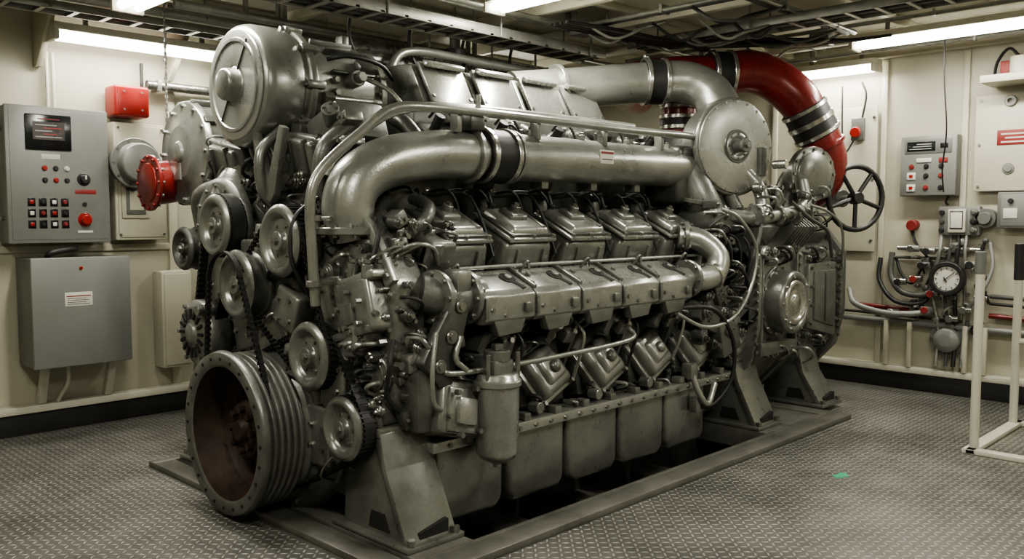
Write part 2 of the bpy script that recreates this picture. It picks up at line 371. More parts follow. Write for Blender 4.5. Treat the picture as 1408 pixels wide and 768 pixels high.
def lower(b,near=True):
    xa,xb=2.84,4.64
    n=5;w=(xb-xa)/n
    for i in range(n):
        x0=xa+i*w;x1=x0+w-.012;x=(x0+x1)/2
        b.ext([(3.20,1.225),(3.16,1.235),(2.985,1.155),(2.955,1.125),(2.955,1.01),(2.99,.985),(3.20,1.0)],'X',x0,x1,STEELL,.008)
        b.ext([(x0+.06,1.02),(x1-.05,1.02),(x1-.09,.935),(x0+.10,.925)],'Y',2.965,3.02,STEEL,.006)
        d=Vector((0,-.44,.9)).normalized();c=Vector((x+.09,3.075,1.1965))
        b.lathe(c,d,[(0,0),(0,.045),(.005,.045),(.005,0)],DARK,24,0)  # flat dark disc, shade of a cut-out put into colour; tail below too
        b.lathe(c+d*.004,d,[(0,.0),(0,.020),(.014,.020),(.014,0)],STEELL,16,.002)
        b.box(c+Vector((.02,-.065,-.030)),(.03,.07,.007),DARK,Rm('X',24.5)@Rm('Z',15),0)
        b.box(Vector((x+.115,2.945,1.06)),(.05,.02,.05),STEEL,None,.006)
        b.bolts((x-.10,3.09,1.205),d,0,1,.014,.012);b.bolts((x-.13,2.955,1.06),(0,-1,0),0,1,.012,.012)
        b.bolts((x-.04,2.955,1.03),(0,-1,0),0,1,.01,.012);b.bolts((x-.14,3.02,1.172),d,0,1,.01,.01)
        b.box((x0+.005,3.07,1.20),(.022,.22,.022),STEEL,Rm('X',24.5),.005)
        b.box((x0+.005,2.952,1.07),(.022,.014,.10),STEEL,None,.004)
    b.tube([(2.90,3.08,1.12),(2.72,3.08,1.12),(2.58,3.14,1.15)],.095,CAST,20,4)
    flange(b,(2.81,3.08,1.12),(1,0,0),.135,.03,8,STEEL);flange(b,(2.64,3.10,1.13),(1,.1,0),.13,.03,8,STEEL)
    b.box((2.74,3.05,1.2),(.1,.12,.12),STEEL,None,.02)
    b.bb((2.6,3.18,.9),(5.5,3.3,.95),STEELD)
    for i,x in enumerate(ALL):
        x+=.04
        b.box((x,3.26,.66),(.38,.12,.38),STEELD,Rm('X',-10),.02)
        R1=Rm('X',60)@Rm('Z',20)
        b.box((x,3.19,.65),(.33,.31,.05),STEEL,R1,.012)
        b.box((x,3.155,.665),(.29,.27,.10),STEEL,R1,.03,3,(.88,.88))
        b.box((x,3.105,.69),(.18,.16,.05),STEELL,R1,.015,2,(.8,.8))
        nn=R1@Vector((0,0,1))
        b.lathe(Vector((x,3.085,.70)),nn,[(0,0),(0,.035),(.02,.035),(.035,.018),(.035,0)],STEEL,20)
        for sx in (-1,1):
            for sy in (-1,1):
                b.lathe(Vector((x,3.17,.66))+R1@Vector((.148*sx,.138*sy,.0)),nn,[(0,0),(0,.014),(.03,.014),(.03,0)],BOLT,6,0)
        b.ext([(3.24,.60),(3.12,.90),(3.05,.96),(3.25,.98),(3.4,.6)],'X',x+.225,x+.25,STEEL,.004)
        b.box((x-.06,3.12,.90),(.05,.16,.14),STEELD,Rm('Y',35),.01)
        b.cyl((x+.05,3.2,.86),(x+.02,3.06,.93),.028,CAST,seg=14)
        b.box((x+.13,3.12,.87),(.09,.1,.08),STEEL,Rm('X',30),.015)
        b.bolts((x+.13,3.06,.88),(0,-1,.3),0,1,.016,.02)
        b.cyl((x-.14,3.12,.50),(x-.14,3.05,.50),.03,STEEL,seg=14)
        if near: b.tube([(x+.19,3.1,.93),(x+.2,3.04,.86),(x+.19,3.06,.74),(x+.2,3.12,.6)],.010,(BLACK,PIPE)[i%2],8)
    if near: greeble(b,'Y',3.2,(2.7,5.2),(.84,1.0),40,5,.06,(.03,.08));greeble(b,'Y',3.14,(2.7,5.2),(.47,.56),26,6,.04,(.02,.05))
    b.bb((2.58,3.04,.40),(5.3,3.2,.45),STEELL,.004)
    for i in range(22): b.bolts((2.68+i*.12,3.04,.425),(0,-1,0),0,1,.012,.014)
    for i in range(11): b.box((2.75+i*.24,3.08,.47),(.05,.07,.04),STEEL,None,.006)
b=B('crankcase_side',E);lower(b);b.done()
b=B('crankcase_side_far',E);b.M=MIR;lower(b,False);b.done()
b=B('oil_pan',E)
b.ext([(YC+y,z) for y,z in [(-.78,.42),(-.72,.12),(-.55,.02),(.55,.02),(.72,.12),(.78,.42)]],'X',2.62,5.45,CAST,.02)
for M_ in (Matrix.Identity(4),MIR):
    b.M=M_
    for i in range(5):
        xa=2.62+i*.475
        b.ext([(xa+.01,.41),(xa+.46,.41),(xa+.455,.08),(xa+.41,.03),(xa+.06,.03),(xa+.015,.08)],'Y',3.07,3.5,STEEL,.035,4)
b.M=Matrix.Identity(4);b.done()

def sidepipe(b):
    b.tube([(2.44,3.44,1.42),(2.40,3.44,1.56),(2.46,3.43,1.69),(2.64,3.42,1.78),(2.92,3.41,1.825),(3.15,3.41,1.835)],.125,PIPE,32,6)
    b.tube([(3.15,3.41,1.835),(3.3,3.41,1.84)],.118,PIPE,32,1)
    coupling(b,(3.32,3.41,1.84),(1,0,0),.128,.22)
    b.cyl((3.42,3.41,1.84),(5.25,3.41,1.85),.132,PIPE,seg=36)
    flange(b,(2.44,3.44,1.44),(0,0,1),.18,.035,10,STEEL)
    b.lathe((3.13,3.41,1.835),(1,0,0),[(0,.1),(0,.15),(.03,.15),(.03,.1)],PIPE,36)
    b.lathe((3.44,3.41,1.84),(1,0,0),[(0,.1),(0,.15),(.025,.15),(.025,.1)],PIPE,36)
    for x in (3.75,4.2,4.65): b.box((x,3.45,1.70),(.06,.1,.06),STEEL)
    for x in (3.6,4.05,4.5,4.95):
        b.cyl((x,3.38,1.965),(x,3.38,2.0),.022,STEEL,seg=14);b.cyl((x,3.38,2.0),(x,3.38,2.015),.014,BOLT,seg=6)
b=B('charge_air_pipe',E);sidepipe(b)
b.box((4.17,3.2785,1.87),(.13,.004,.08),LABEL,None,.001);b.box((4.17,3.276,1.895),(.12,.003,.014),REDLAB,None,0)
b.box((4.17,3.276,1.855),(.1,.003,.006),CABLE,None,0)
b.done()
b=B('charge_air_pipe_far',E);b.M=MIR;sidepipe(b);b.done()
b=B('coolant_rails',E)
b.tube([(2.20,3.42,1.10),(2.18,3.41,1.35),(2.17,3.40,1.60),(2.24,3.39,1.74),(2.42,3.36,1.90),(2.58,3.33,2.02),(2.8,3.30,2.045),(3.4,3.30,2.05),(4.4,3.3,2.05),(5.1,3.3,2.06),(5.3,3.35,2.04)],.024,PIPE,14,8)
b.tube([(2.36,3.55,1.70),(2.44,3.54,1.82),(2.6,3.52,1.96),(2.8,3.5,2.05),(3.2,3.5,2.1),(4.8,3.55,2.12)],.02,PIPE,12,6)
for x in (3.0,3.6,4.2,4.8): b.box((x,3.34,2.0),(.03,.06,.12),STEEL,None,.004)
b.box((3.12,3.36,2.0),(.1,.12,.09),STEELD,None,.01);b.cyl((3.12,3.3,2.05),(3.12,3.3,2.14),.014,BOLT)
for z in (1.2,1.5): clampring(b,(2.19,3.415,z),(0,0,1),.026,.03,BOLT);b.box((2.27,3.42,z),(.16,.03,.02),BOLT,None,.003)
b.tube([(2.6,3.0,.8),(2.68,2.97,.78),(3.2,2.96,.78),(4.0,2.98,.8),(4.1,3.05,.86)],.014,PIPE,10)
b.tube([(2.7,2.98,.95),(2.66,2.97,.85),(2.72,2.96,.79)],.014,PIPE,10)
b.tube([(2.55,2.98,.98),(2.50,2.95,.8),(2.52,2.96,.66),(2.62,3.0,.6)],.012,PIPE,10)
b.done()
b=B('valley_intake_covers',E)
b.bb((3.05,3.75,1.35),(5.3,4.25,2.1),STEELD,.02)
for i in range(4):
    xa=3.24+i*.42
    b.ext([(3.86,2.14),(4.0,2.40),(4.35,2.42),(4.45,2.14)],'X',xa,xa+.39,STEEL,.012)
    b.ext([(3.85,2.16),(3.83,2.17),(3.965,2.415),(3.99,2.405)],'X',xa+.03,xa+.36,STEELL,.004)
    b.box((xa+.195,3.93,2.40),(.30,.05,.03),STEELL,Rm('X',30),.008)
    for dx in (.05,.34):
        for q in (0,1): b.bolts((xa+dx,3.86+.1*q,2.2+.18*q),(0,-.85,.5),0,1,.012,.02)
for i,x in enumerate(ALL[:5]):
    b.tube([(x,3.78,2.05),(x,3.68,2.0),(x+.02,3.58,1.9),(x+.03,3.5,1.86)],.045,STEELD,14)
    b.box((x+.2,3.72,1.93),(.12,.16,.14),CAST,Rm('X',35),.015)
    b.cyl((x+.2,3.68,1.98),(x+.2,3.62,2.06),.03,BLACK,seg=12)
greeble(b,'Y',3.74,(3.1,5.2),(1.9,2.12),44,9,.07,(.04,.1))
b.done()
b=B('wiring_harness',E)
b.tube([(2.75,3.58,1.64)]+[(x,3.56,1.64+.01*((i%2)*2-1)) for i,x in enumerate([3.0+.24*k for k in range(10)])],.016,BLACK,8)
for x in ALL:
    b.tube([(x-.2,3.56,1.64),(x-.16,3.48,1.66),(x-.12,3.45,1.62),(x-.10,3.44,1.56)],.008,BLACK,7)
    b.tube([(x+.05,3.56,1.64),(x+.12,3.48,1.65),(x+.17,3.46,1.58),(x+.19,3.46,1.50)],.008,BLACK,7)
    b.tube([(x+.22,3.56,1.64),(x+.22,3.42,1.62),(x+.235,3.34,1.5),(x+.24,3.25,1.3)],.008,BLACK,7)
    b.tube([(x+.1,3.6,2.04),(x+.12,3.52,2.1),(x+.2,3.5,2.0),(x+.25,3.56,1.9)],.008,BLACK,7)
b.tube([(2.75,3.58,1.64),(2.55,3.4,1.56),(2.42,3.22,1.46),(2.36,3.2,1.3)],.013,BLACK,8)
b.tube([(2.34,3.6,1.6),(2.22,3.62,1.5),(2.2,3.62,1.3),(2.3,3.6,1.1)],.011,BLACK,8)
b.tube([(2.4,3.1,.95),(2.34,3.05,.85),(2.36,3.1,.7),(2.45,3.1,.6)],.011,BLACK,8)
b.done()

b=B('turbocharger_drum',E)
Y_,Z_=4.31,2.205
b.lathe((2.22,Y_,Z_),(1,0,0),[(0,0),(.0,.075),(.015,.085),(.07,.088),(.075,.10),(.078,.22),(.082,.29),(.095,.312),(.12,.322),(.14,.326),(.30,.328),(.31,.312),(.34,.312),(.345,.332),(.38,.332),(.385,.29),(.42,.275),(.48,.275),(.52,.265),(.78,.285),(.80,.25),(.84,.25),(.84,.275),(.88,.275),(.88,.22),(1.04,.2),(1.04,.225),(1.07,.225),(1.07,.17),(1.23,.16),(1.23,0)],STEEL,64)
b.lathe((2.2955,Y_,Z_),(-1,0,0),[(-.002,.10),(.003,.11),(.003,.285),(-.004,.29)],STEELL,56,0)
b.lathe((2.292,Y_,Z_),(-1,0,0),[(0,.225),(.008,.23),(.008,.245),(0,.25)],STEEL,48,0)
b.box((2.291,Y_,Z_+.02),(.012,.006,.5),STEELD,Rm('X',35),.002)
for k in range(10):
    a=2*PI*k/10;b.box((2.585,Y_+.325*math.cos(a),Z_+.325*math.sin(a)),(.11,.05,.045),STEEL,Rm('X',math.degrees(a)),.012)
    b.bolts((2.53,Y_+.33*math.cos(a),Z_+.33*math.sin(a)),(-1,0,0),0,1,.014,.02)
for k in range(12):
    a=2*PI*k/12+.2;b.box((2.86,Y_+.28*math.cos(a),Z_+.28*math.sin(a)),(.28,.016,.05),STEELD,Rm('X',math.degrees(a)+90),.004)
b.bolts((3.06,Y_,Z_),(-1,0,0),.262,16,.012,.016);b.bolts((3.26,Y_,Z_),(-1,0,0),.21,12,.012,.014)
b.cyl((2.86,4.06,2.26),(2.86,3.98,2.27),.045,STEEL);b.cyl((2.86,3.98,2.27),(2.86,3.94,2.275),.03,BOLT,seg=6)
b.cyl((2.70,4.03,2.15),(3.02,4.0,2.15),.022,SHINY,seg=12);b.cyl((2.66,4.03,2.15),(2.72,4.03,2.15),.035,BOLT,seg=6)
b.box((2.95,4.05,2.34),(.12,.08,.06),STEELD,Rm('X',40),.01)
b.box((2.78,4.08,2.04),(.3,.08,.07),STEELD,Rm('X',-30),.01)
b.box((3.02,4.14,2.06),(.14,.18,.12),STEEL,Rm('X',-20),.02)
b.tube([(2.9,4.0,2.28),(3.0,3.88,2.2),(3.08,3.8,2.05),(3.1,3.75,1.95)],.014,PIPE,10)
b.tube([(2.7,4.05,2.36),(2.8,3.98,2.38),(3.0,3.98,2.36),(3.15,4.05,2.30)],.012,BLACK,10)
b.box((2.95,Y_,1.91),(.5,.4,.2),STEELD,None,.03)
b.box((2.98,Y_,2.50),(.05,.07,.12),STEELD,None,.01)
for k in range(9):
    a=PI*(.95+.07*k);b.cyl((2.74,Y_+.27*math.cos(a),Z_+.27*math.sin(a)),(2.74,Y_+.31*math.cos(a),Z_+.31*math.sin(a)),.02,BOLT,seg=6)
b.done()
b=B('aftercooler_drum',E)
b.lathe((2.36,5.18,1.90),(1,0,0),[(0,0),(0,.06),(.02,.07),(.02,.16),(.04,.2),(.05,.27),(.05,.31),(.09,.32),(.10,.30),(.18,.3),(.18,.315),(.22,.315),(.24,.28),(.5,.24),(.55,.2),(.55,0)],STEEL,48)
b.bolts((2.41,5.18,1.9),(-1,0,0),.285,12,.014,.016)
for k in range(10):
    a=2*PI*k/10;b.box((2.50,5.18+.31*math.cos(a),1.9+.31*math.sin(a)),(.16,.04,.05),STEELD,Rm('X',math.degrees(a)),.01)
b.box((2.385,5.2,1.84),(.03,.1,.22),STEELL,None,.02)
b.tube([(2.31,5.40,1.72),(2.38,5.40,1.725),(2.5,5.40,1.75),(2.7,5.35,1.8)],.135,RED,28)
b.lathe((2.28,5.40,1.72),(1,0,0),[(0,0),(0,.15),(0,.175),(.022,.175),(.022,.1)],RED,40)
b.bolts((2.302,5.40,1.72),(1,0,0),.158,12,.011,.014);b.bolts((2.28,5.40,1.72),(-1,0,0),.158,12,.011,.01,RED)
b.lathe((2.27,5.40,1.72),(1,0,0),[(0,0),(0,.12),(.012,.125),(.012,0)],RED,36)
b.done()
b=B('wall_ventilation_flange')
b.lathe((2.60,6.25,1.90),(0,1,0),[(0,0),(0,.13),(.02,.14),(.1,.14),(.1,.18),(.13,.18),(.13,.15),(.245,.15),(.245,0)],CAB,36)
b.bolts((2.60,6.35,1.90),(0,-1,0),.16,10,.01,.01);b.done()

b=B('front_gear_case',E)
b.ext([(3.42,.12),(3.30,.35),(3.14,.62),(3.12,1.2),(3.28,1.45),(3.5,1.60),(4.5,1.60),(4.72,1.5),(4.9,1.25),(4.86,.62),(4.7,.35),(4.58,.12)],'X',2.42,2.62,STEEL,.03,3)
b.ext([(3.52,.2),(3.4,.4),(3.28,.66),(3.24,1.15),(3.4,1.38),(4.6,1.38),(4.76,1.2),(4.72,.66),(4.6,.4),(4.48,.2)],'X',2.36,2.43,CAST,.02,3)
random.seed(3)
for (y,z,w,h,dx) in ((3.42,.75,.2,.3,.06),(3.3,.95,.14,.18,.06),(3.46,1.1,.2,.26,.05),(4.0,.95,.3,.24,.05),(3.78,1.05,.2,.2,.09),(4.25,.95,.24,.3,.06),(4.5,1.2,.3,.3,.06),(3.55,.45,.2,.3,.06),(4.0,1.32,.5,.15,.07),(3.36,.48,.12,.26,.07),(3.7,.80,.18,.16,.10)):
    b.box((2.37-dx/2,y,z),(dx+.06,w,h),random.choice((STEEL,CAST,STEEL)),Rm('X',random.uniform(-25,25)),.02,3)
    b.bolts((2.34-dx,y,z),(-1,0,0),min(w,h)*.36,4,.012,.014,None,.7)
for k in range(26):
    a=2*PI*k/26;b.bolts((2.41,4.0+.74*math.cos(a),.85+.62*math.sin(a)),(-1,0,0),0,1,.016,.02)
greeble(b,'X',2.35,(3.3,3.9),(.3,1.3),54,21,.06,(.04,.11));greeble(b,'X',2.35,(3.9,4.8),(.75,1.45),38,22,.05,(.04,.11))
greeble(b,'Y',3.13,(2.44,2.62),(.66,1.2),22,23,.05,(.03,.08));greeble(b,'X',2.40,(3.14,3.3),(.6,1.3),22,24,.05,(.03,.07))
b.ext([(3.16,1.18),(3.10,1.22),(3.26,1.47),(3.50,1.62),(3.50,1.57),(3.30,1.43)],'X',2.40,2.44,STEELL,.006)
for k in range(6):
    t=k/5;b.bolts((2.40,3.14+.34*t,1.24+.34*t),(-1,0,0),0,1,.014,.016)
b.lathe((2.1,4.0,.44),(1,0,0),[(.2,.0),(.2,.44),(.24,.47),(.34,.5),(.34,0)],CAST,48)
b.bolts((2.31,4.0,.44),(-1,0,0),.43,18,.014,.016)
b.done()
b=B('side_castings',E)
b.box((2.72,3.22,1.32),(.18,.16,.20),CAST,Rm('X',25),.025,3);b.box((2.68,3.16,1.33),(.1,.06,.12),STEEL,Rm('X',25),.012)
b.tube([(2.62,3.25,1.42),(2.68,3.2,1.5),(2.78,3.3,1.56),(2.8,3.45,1.6)],.03,CAST,12)
b.tube([(2.5,3.2,1.34),(2.54,3.12,1.38),(2.64,3.1,1.36),(2.70,3.14,1.28)],.010,PIPE,10)
greeble(b,'Y',3.26,(2.5,2.86),(1.2,1.5),34,25,.07,(.03,.08))
b.done()
b=B('upper_front_castings',E)
b.bb((2.46,3.55,1.5),(3.0,4.75,1.80),STEELD,.03)
for (y,z,w,h,rx) in ((4.66,1.80,.40,.28,12),(4.22,1.82,.30,.24,-8),(3.84,1.80,.32,.26,10)):
    R2=Rm('X',rx)@Rm('Y',-18)
    b.box((2.46,y,z),(.06,w,h),CAST,R2,.02,3)
    b.box((2.42,y,z+.01),(.06,w*.7,h*.7),STEEL,R2,.02,3)
    for q in (-.2,.2): b.box((2.39,y+q*w,z+.01),(.03,.018,h*.66),STEELD,R2,.004)
    for sy in (-1,1):
        for sz in (-1,1): b.bolts((2.43,y+sy*w*.42,z+sz*h*.38),(-1,0,.3),0,1,.015,.03)
b.ext([(4.0,1.58),(3.96,1.62),(3.86,1.95),(3.90,1.97),(4.02,1.70),(4.14,1.97),(4.18,1.95),(4.06,1.60)],'X',2.31,2.35,STEEL,.006)
b.tube([(2.36,4.06,1.58),(2.30,4.06,1.66),(2.30,4.06,1.84),(2.42,4.06,1.96)],.028,STEEL,14)
b.tube([(2.40,3.62,1.55),(2.36,3.62,1.68),(2.38,3.6,1.85),(2.55,3.6,1.98)],.035,CAST,14)
b.tube([(2.42,4.95,1.45),(2.38,4.9,1.62),(2.4,4.7,1.68)],.055,CAST,16)
b.box((2.5,3.38,1.30),(.24,.26,.22),CAST,None,.03);b.box((2.42,3.33,1.33),(.12,.16,.08),STEEL,Rm('X',20),.02)
b.box((2.62,3.75,1.95),(.3,.3,.2),CAST,Rm('X',-20),.03)
b.cyl((2.50,3.7,1.98),(2.44,3.64,2.04),.045,CAST);b.bolts((2.44,3.64,2.04),(-.06,-.06,.06),.03,4,.008,.01)
b.cyl((2.66,4.75,1.95),(2.66,4.75,2.1),.09,CAST)
greeble(b,'X',2.44,(3.55,4.75),(1.52,1.72),50,31,.06,(.03,.09));greeble(b,'X',2.5,(3.5,4.8),(1.72,2.0),40,33,.08,(.04,.1))
greeble(b,'X',2.40,(3.26,3.5),(1.2,1.42),18,34,.05,(.03,.07))
b.done()

b=B('crankshaft_damper',E)
o=(2.02,4.0,.43)
pr=[(0.01,.335),(0,.345),(0,.405),(.035,.415),(.045,.40),(.05,.375)]
t_=.06
for k in range(5): pr+=[(t_,.375),(t_+.006,.395),(t_+.02,.395),(t_+.026,.37)];t_+=.036
pr+=[(t_,.37),(t_+.02,.40),(t_+.1,.40),(t_+.12,.36),(.42,.33),(.42,0)]
b.lathe(o,(1,0,0),pr,CAST,72,.002)
b.lathe(o,(1,0,0),[(.01,.336),(.17,.31),(.21,.27),(.21,.17),(.15,.15),(.12,.14),(.12,.06),(.08,.05),(.08,0)],RUST,64)
b.bolts((2.14,4.0,.43),(-1,0,0),.105,8,.02,.03,RUST)
b.bolts((2.23,4.0,.43),(-1,0,0),.22,12,.018,.02,RUST,.2)
b.bolts((2.02,4.0,.43),(-1,0,0),.375,24,.009,.004,DARK)
b.done()
def pulley(b,c,r,w=.13,teeth=False,m=STEEL):
    o=Vector(c)
    b.lathe(o,(1,0,0),[(.01,0),(.0,r*.12),(0,r*.26),(.03,r*.30),(.035,r*.62),(.015,r*.68),(0.01,r*.72),(0,r*.78),(0,r*.88),(.01,r*.95),(.02,r),(.02,r)],m,48,.003)
    b.lathe(o+Vector((.02,0,0)),(1,0,0),[(0,r),(.012,r),(.016,r*.92),(w-.03,r*.92),(w-.026,r),(w,r),(w,0)],STEELD,48,.002)
    b.bolts(o+Vector((.034,0,0)),(-1,0,0),r*.46,6,.009,.01)
    b.lathe(o,(-1,0,0),[(0,0),(0,.02),(.016,.018),(.016,0)],BOLT,6,0)
    b.cyl(o+Vector((w,0,0)),o+Vector((w+.2,0,0)),r*.45,CAST)
    if teeth:
        n=40
        for k in range(n):
            a=2*PI*k/n;b.box(o+Vector((w/2+.01,math.cos(a)*r*.97,math.sin(a)*r*.97)),(w*.7,.014,.009),BLACK,Rm('X',math.degrees(a)),0)
b=B('accessory_pulleys',E)
pulley(b,(2.20,3.76,1.39),.18,.13,True)
pulley(b,(2.20,4.42,1.46),.17,.13,True)
pulley(b,(2.16,4.12,1.16),.18,.12)
pulley(b,(2.20,3.52,.85),.165,.13,True)
pulley(b,(2.22,3.28,.54),.15,.12,True)
pulley(b,(2.3,5.02,1.32),.13,.10,False,STEELD)
b.lathe((2.30,4.56,1.46),(1,0,0),[(0,.0),(0,.2),(.0,.24),(.03,.27),(.08,.27),(.08,0)],CAST,48)
b.bolts((2.30,4.56,1.46),(-1,0,0),.22,12,.012,.012)
b.lathe((2.30,3.98,1.15),(1,0,0),[(0,.0),(0,.2),(.03,.22),(.08,.22),(.08,0)],STEELD,48)
b.done()
b=B('alternator',E)
b.lathe((2.16,4.64,.86),(1,0,0),[(0,0),(0,.05),(.02,.06),(.02,.15),(.05,.185),(.16,.19),(.17,.17),(.3,.17),(.32,.12),(.32,0)],STEEL,48)
for k in range(16):
    a=2*PI*k/16;b.box((2.175,4.64+.11*math.cos(a),.86+.11*math.sin(a)),(.01,.055,.016),DARK,Rm('X',math.degrees(a)),0)
b.bolts((2.19,4.64,.86),(-1,0,0),.165,6,.014,.016)
b.box((2.32,4.72,.62),(.12,.2,.1),CAST,Rm('X',20),.02);b.box((2.36,4.62,1.06),(.12,.25,.08),CAST,Rm('X',-15),.02)
b.lathe((2.14,4.5,1.0),(1,0,0),[(0,0),(0,.03),(.1,.03),(.1,0)],BOLT,12)
b.done()
def hull(pts):
    pts=sorted(set(pts))
    def cr(o,a,c): return (a[0]-o[0])*(c[1]-o[1])-(a[1]-o[1])*(c[0]-o[0])
    lo=[]
    for p in pts:
        while len(lo)>1 and cr(lo[-2],lo[-1],p)<=0: lo.pop()
        lo.append(p)
    up=[]
    for p in reversed(pts):
        while len(up)>1 and cr(up[-2],up[-1],p)<=0: up.pop()
        up.append(p)
    return lo[:-1]+up[:-1]
def belt(b,circs,xa,xb,th=.01):
    H=hull([(y+r*math.cos(2*PI*k/48),z+r*math.sin(2*PI*k/48)) for y,z,r in circs for k in range(48)])
    n=len(H);Ho=[]
    for i in range(n):
        p=Vector(H[i-1]);q=Vector(H[(i+1)%n]);t=(q-p).normalized();Ho.append((H[i][0]+t.y*th,H[i][1]-t.x*th))
    V=[];F=[]
    for p,q in zip(H,Ho): V+=[(xa,*p),(xb,*p),(xa,*q),(xb,*q)]
    for i in range(n):
        j=(i+1)%n
        F+=[[4*i,4*j,4*j+1,4*i+1],[4*i+2,4*i+3,4*j+3,4*j+2],[4*i,4*i+2,4*j+2,4*j],[4*i+1,4*j+1,4*j+3,4*i+3]]
    b.add(V,F,BLACK)
    for i in range(n):
        j=(i+1)%n;p=Vector(H[i]);q=Vector(H[j]);L=(q-p).length
        if L>.08:
            k=int(L/.03);ang=math.degrees(math.atan2(q.y-p.y,q.x-p.x))
            for t in range(k):
                c=p.lerp(q,(t+.5)/k);b.box(((xa+xb)/2,c.x,c.y),(xb-xa,.014,.026),BLACK,Rm('X',ang),0)
b=B('drive_belts',E)
belt(b,[(4.42,1.46,.165),(4.64,.86,.10)],2.235,2.31)
belt(b,[(4.12,1.16,.165),(4.0,.43,.36)],2.10,2.125)
belt(b,[(3.76,1.39,.165),(3.52,.85,.15),(4.12,1.16,.10)],2.225,2.245)
belt(b,[(3.52,.85,.155),(3.28,.54,.14),(4.0,.43,.36)],2.26,2.315)
b.done()

b=B('fuel_pump_block',E)
R3=Rm('X',-16)@Rm('Z',8)
py=3.28
b.box((2.40,py,1.09),(.22,.24,.26),STEEL,R3,.025,3)
b.box((2.40,py-.02,1.225),(.20,.22,.04),STEELL,R3,.012)
b.box((2.40,py+.005,.97),(.24,.26,.04),CAST,R3,.012)
for k in range(6):
    dx=-.07+.07*(k%3);dy=-.055+.11*(k//3)
    b.cyl((2.40+dx,py-.02+dy,1.23),(2.40+dx,py-.03+dy,1.295),.027,STEEL,seg=14);b.cyl((2.40+dx,py-.03+dy,1.295),(2.40+dx,py-.03+dy,1.315),.018,BOLT,seg=6)
for k in range(3):
    b.tube([(2.33+.07*k,py-.08,1.30),(2.37+.07*k,py-.12,1.34),(2.50+.07*k,py-.1,1.37),(2.64+.05*k,3.22,1.32)],.007,BOLT,7)
b.bolts((2.285,py-.02,1.08),(-1,0,0),.085,5,.014,.03)
b.bolts((2.40,py-.14,1.08),(0,-1,-.2),.08,4,.014,.03)
b.box((2.285,py+.01,1.06),(.03,.1,.1),CAST,Rm('X',-16),.01)
b.done()
b=B('front_lifting_bracket',E)
b.ext([(2.58,.72),(2.48,.84),(2.53,.92),(2.64,1.08),(2.66,1.15),(2.74,1.17),(2.78,1.10),(2.74,.98),(2.68,.8),(2.66,.72)],'Y',2.99,3.06,STEELD,.01)
for x,z in ((2.58,.82),(2.65,.95),(2.71,1.09)): b.lathe((x,2.99,z),(0,-1,0),[(0,0),(0,.033),(.012,.033),(.012,.018),(.02,.018),(.02,0)],BOLT,20)
b.box((2.58,3.12,.66),(.22,.2,.3),CAST,None,.03)
R4=Rm('Y',15)@Rm('X',-12)
b.box((2.70,3.05,.60),(.26,.16,.27),STEEL,R4,.03,3)
b.box((2.70,2.97,.60),(.20,.04,.21),STEEL,R4,.012,2);b.box((2.70,2.945,.60),(.12,.05,.13),STEELL,R4,.015,2)
b.bolts((2.70,2.94,.60),(0,-1,.1),.115,6,.014,.03)
b.box((2.5,3.2,.86),(.2,.16,.2),CAST,Rm('X',20),.03,3)
b.cyl((2.36,3.2,.78),(2.6,3.2,.78),.07,CAST);flange(b,(2.38,3.2,.78),(1,0,0),.095,.02,6)
b.box((2.86,3.05,.48),(.2,.1,.12),CAST,None,.02)
greeble(b,'Y',3.1,(2.4,2.8),(.5,1.0),30,41,.06,(.03,.08));greeble(b,'X',2.36,(3.12,3.4),(.62,.95),26,42,.06,(.03,.08))
b.done()
b=B('oil_filter_canister',E)
b.lathe((2.89,2.93,.30),(0,0,1),[(0,0),(0,.02),(.02,.022),(.03,.05),(.05,.085),(.075,.104),(.40,.106),(.40,.118),(.43,.118),(.43,.108),(.46,.10),(.46,0)],STEELL,40)
b.box((2.89,2.95,.79),(.14,.15,.08),STEEL,None,.02);b.cyl((2.89,2.93,.82),(2.89,2.93,.87),.065,STEEL)
b.cyl((2.89,2.93,.87),(2.89,2.93,.90),.03,BOLT,seg=6)
b.cyl((2.80,2.9,.72),(2.80,2.9,.86),.012,BOLT);b.cyl((2.97,2.87,.72),(2.97,2.87,.86),.012,BOLT)
b.box((2.9,3.06,.79),(.1,.2,.1),CAST,None,.015)
b.done()

def foot(b,x,ya=3.42,w=.26,h=.53):
    for xx in (x,x+w-.03): b.ext([(ya-.0,.045),(ya-.04,h),(3.14,h),(3.10,h-.16),(2.96,.045)],'X',xx,xx+.03,STEEL,.004)
    b.ext([(3.16,h),(3.11,h),(3.07,h-.16),(2.92,.06),(2.92,.04),(2.96,.045),(3.11,h-.16)],'X',x-.015,x+w+.015,STEEL,.004)
    b.bb((x-.02,3.11,h-.02),(x+w+.02,ya,h+.02),STEEL)
    b.bb((x-.04,2.89,.035),(x+w+.04,ya+.05,.06),STEEL)
    b.bb((x+.03,3.16,h-.01),(x+w-.03,3.4,h+.12),CAST,.02)
    for xx in (x,x+w): b.bolts((xx,2.91,.06),(0,0,1),0,1,.02,.03)
    b.ext([(x+.06,.07),(x+w-.03,.07),(x+w-.03,.13),(x+.06,.10)],'Y',2.925,2.955,DARK,0)  # dark patches paint in the shade of the foot's hollows
    b.ext([(3.06,.08),(3.22,.08),(3.20,.16),(3.10,.16)],'X',x-.003,x+.003,DARK,0)
b=B('engine_feet',E)
foot(b,2.34);foot(b,5.42,h=.52);foot(b,6.42,h=.45)
b.M=MIR;foot(b,2.34);foot(b,5.42,h=.52);b.M=Matrix.Identity(4)
b.bb((2.36,3.14,.55),(2.62,3.5,.68),CAST,.02);b.bb((5.4,3.12,.5),(5.7,3.5,.7),CAST,.02)
b.done()

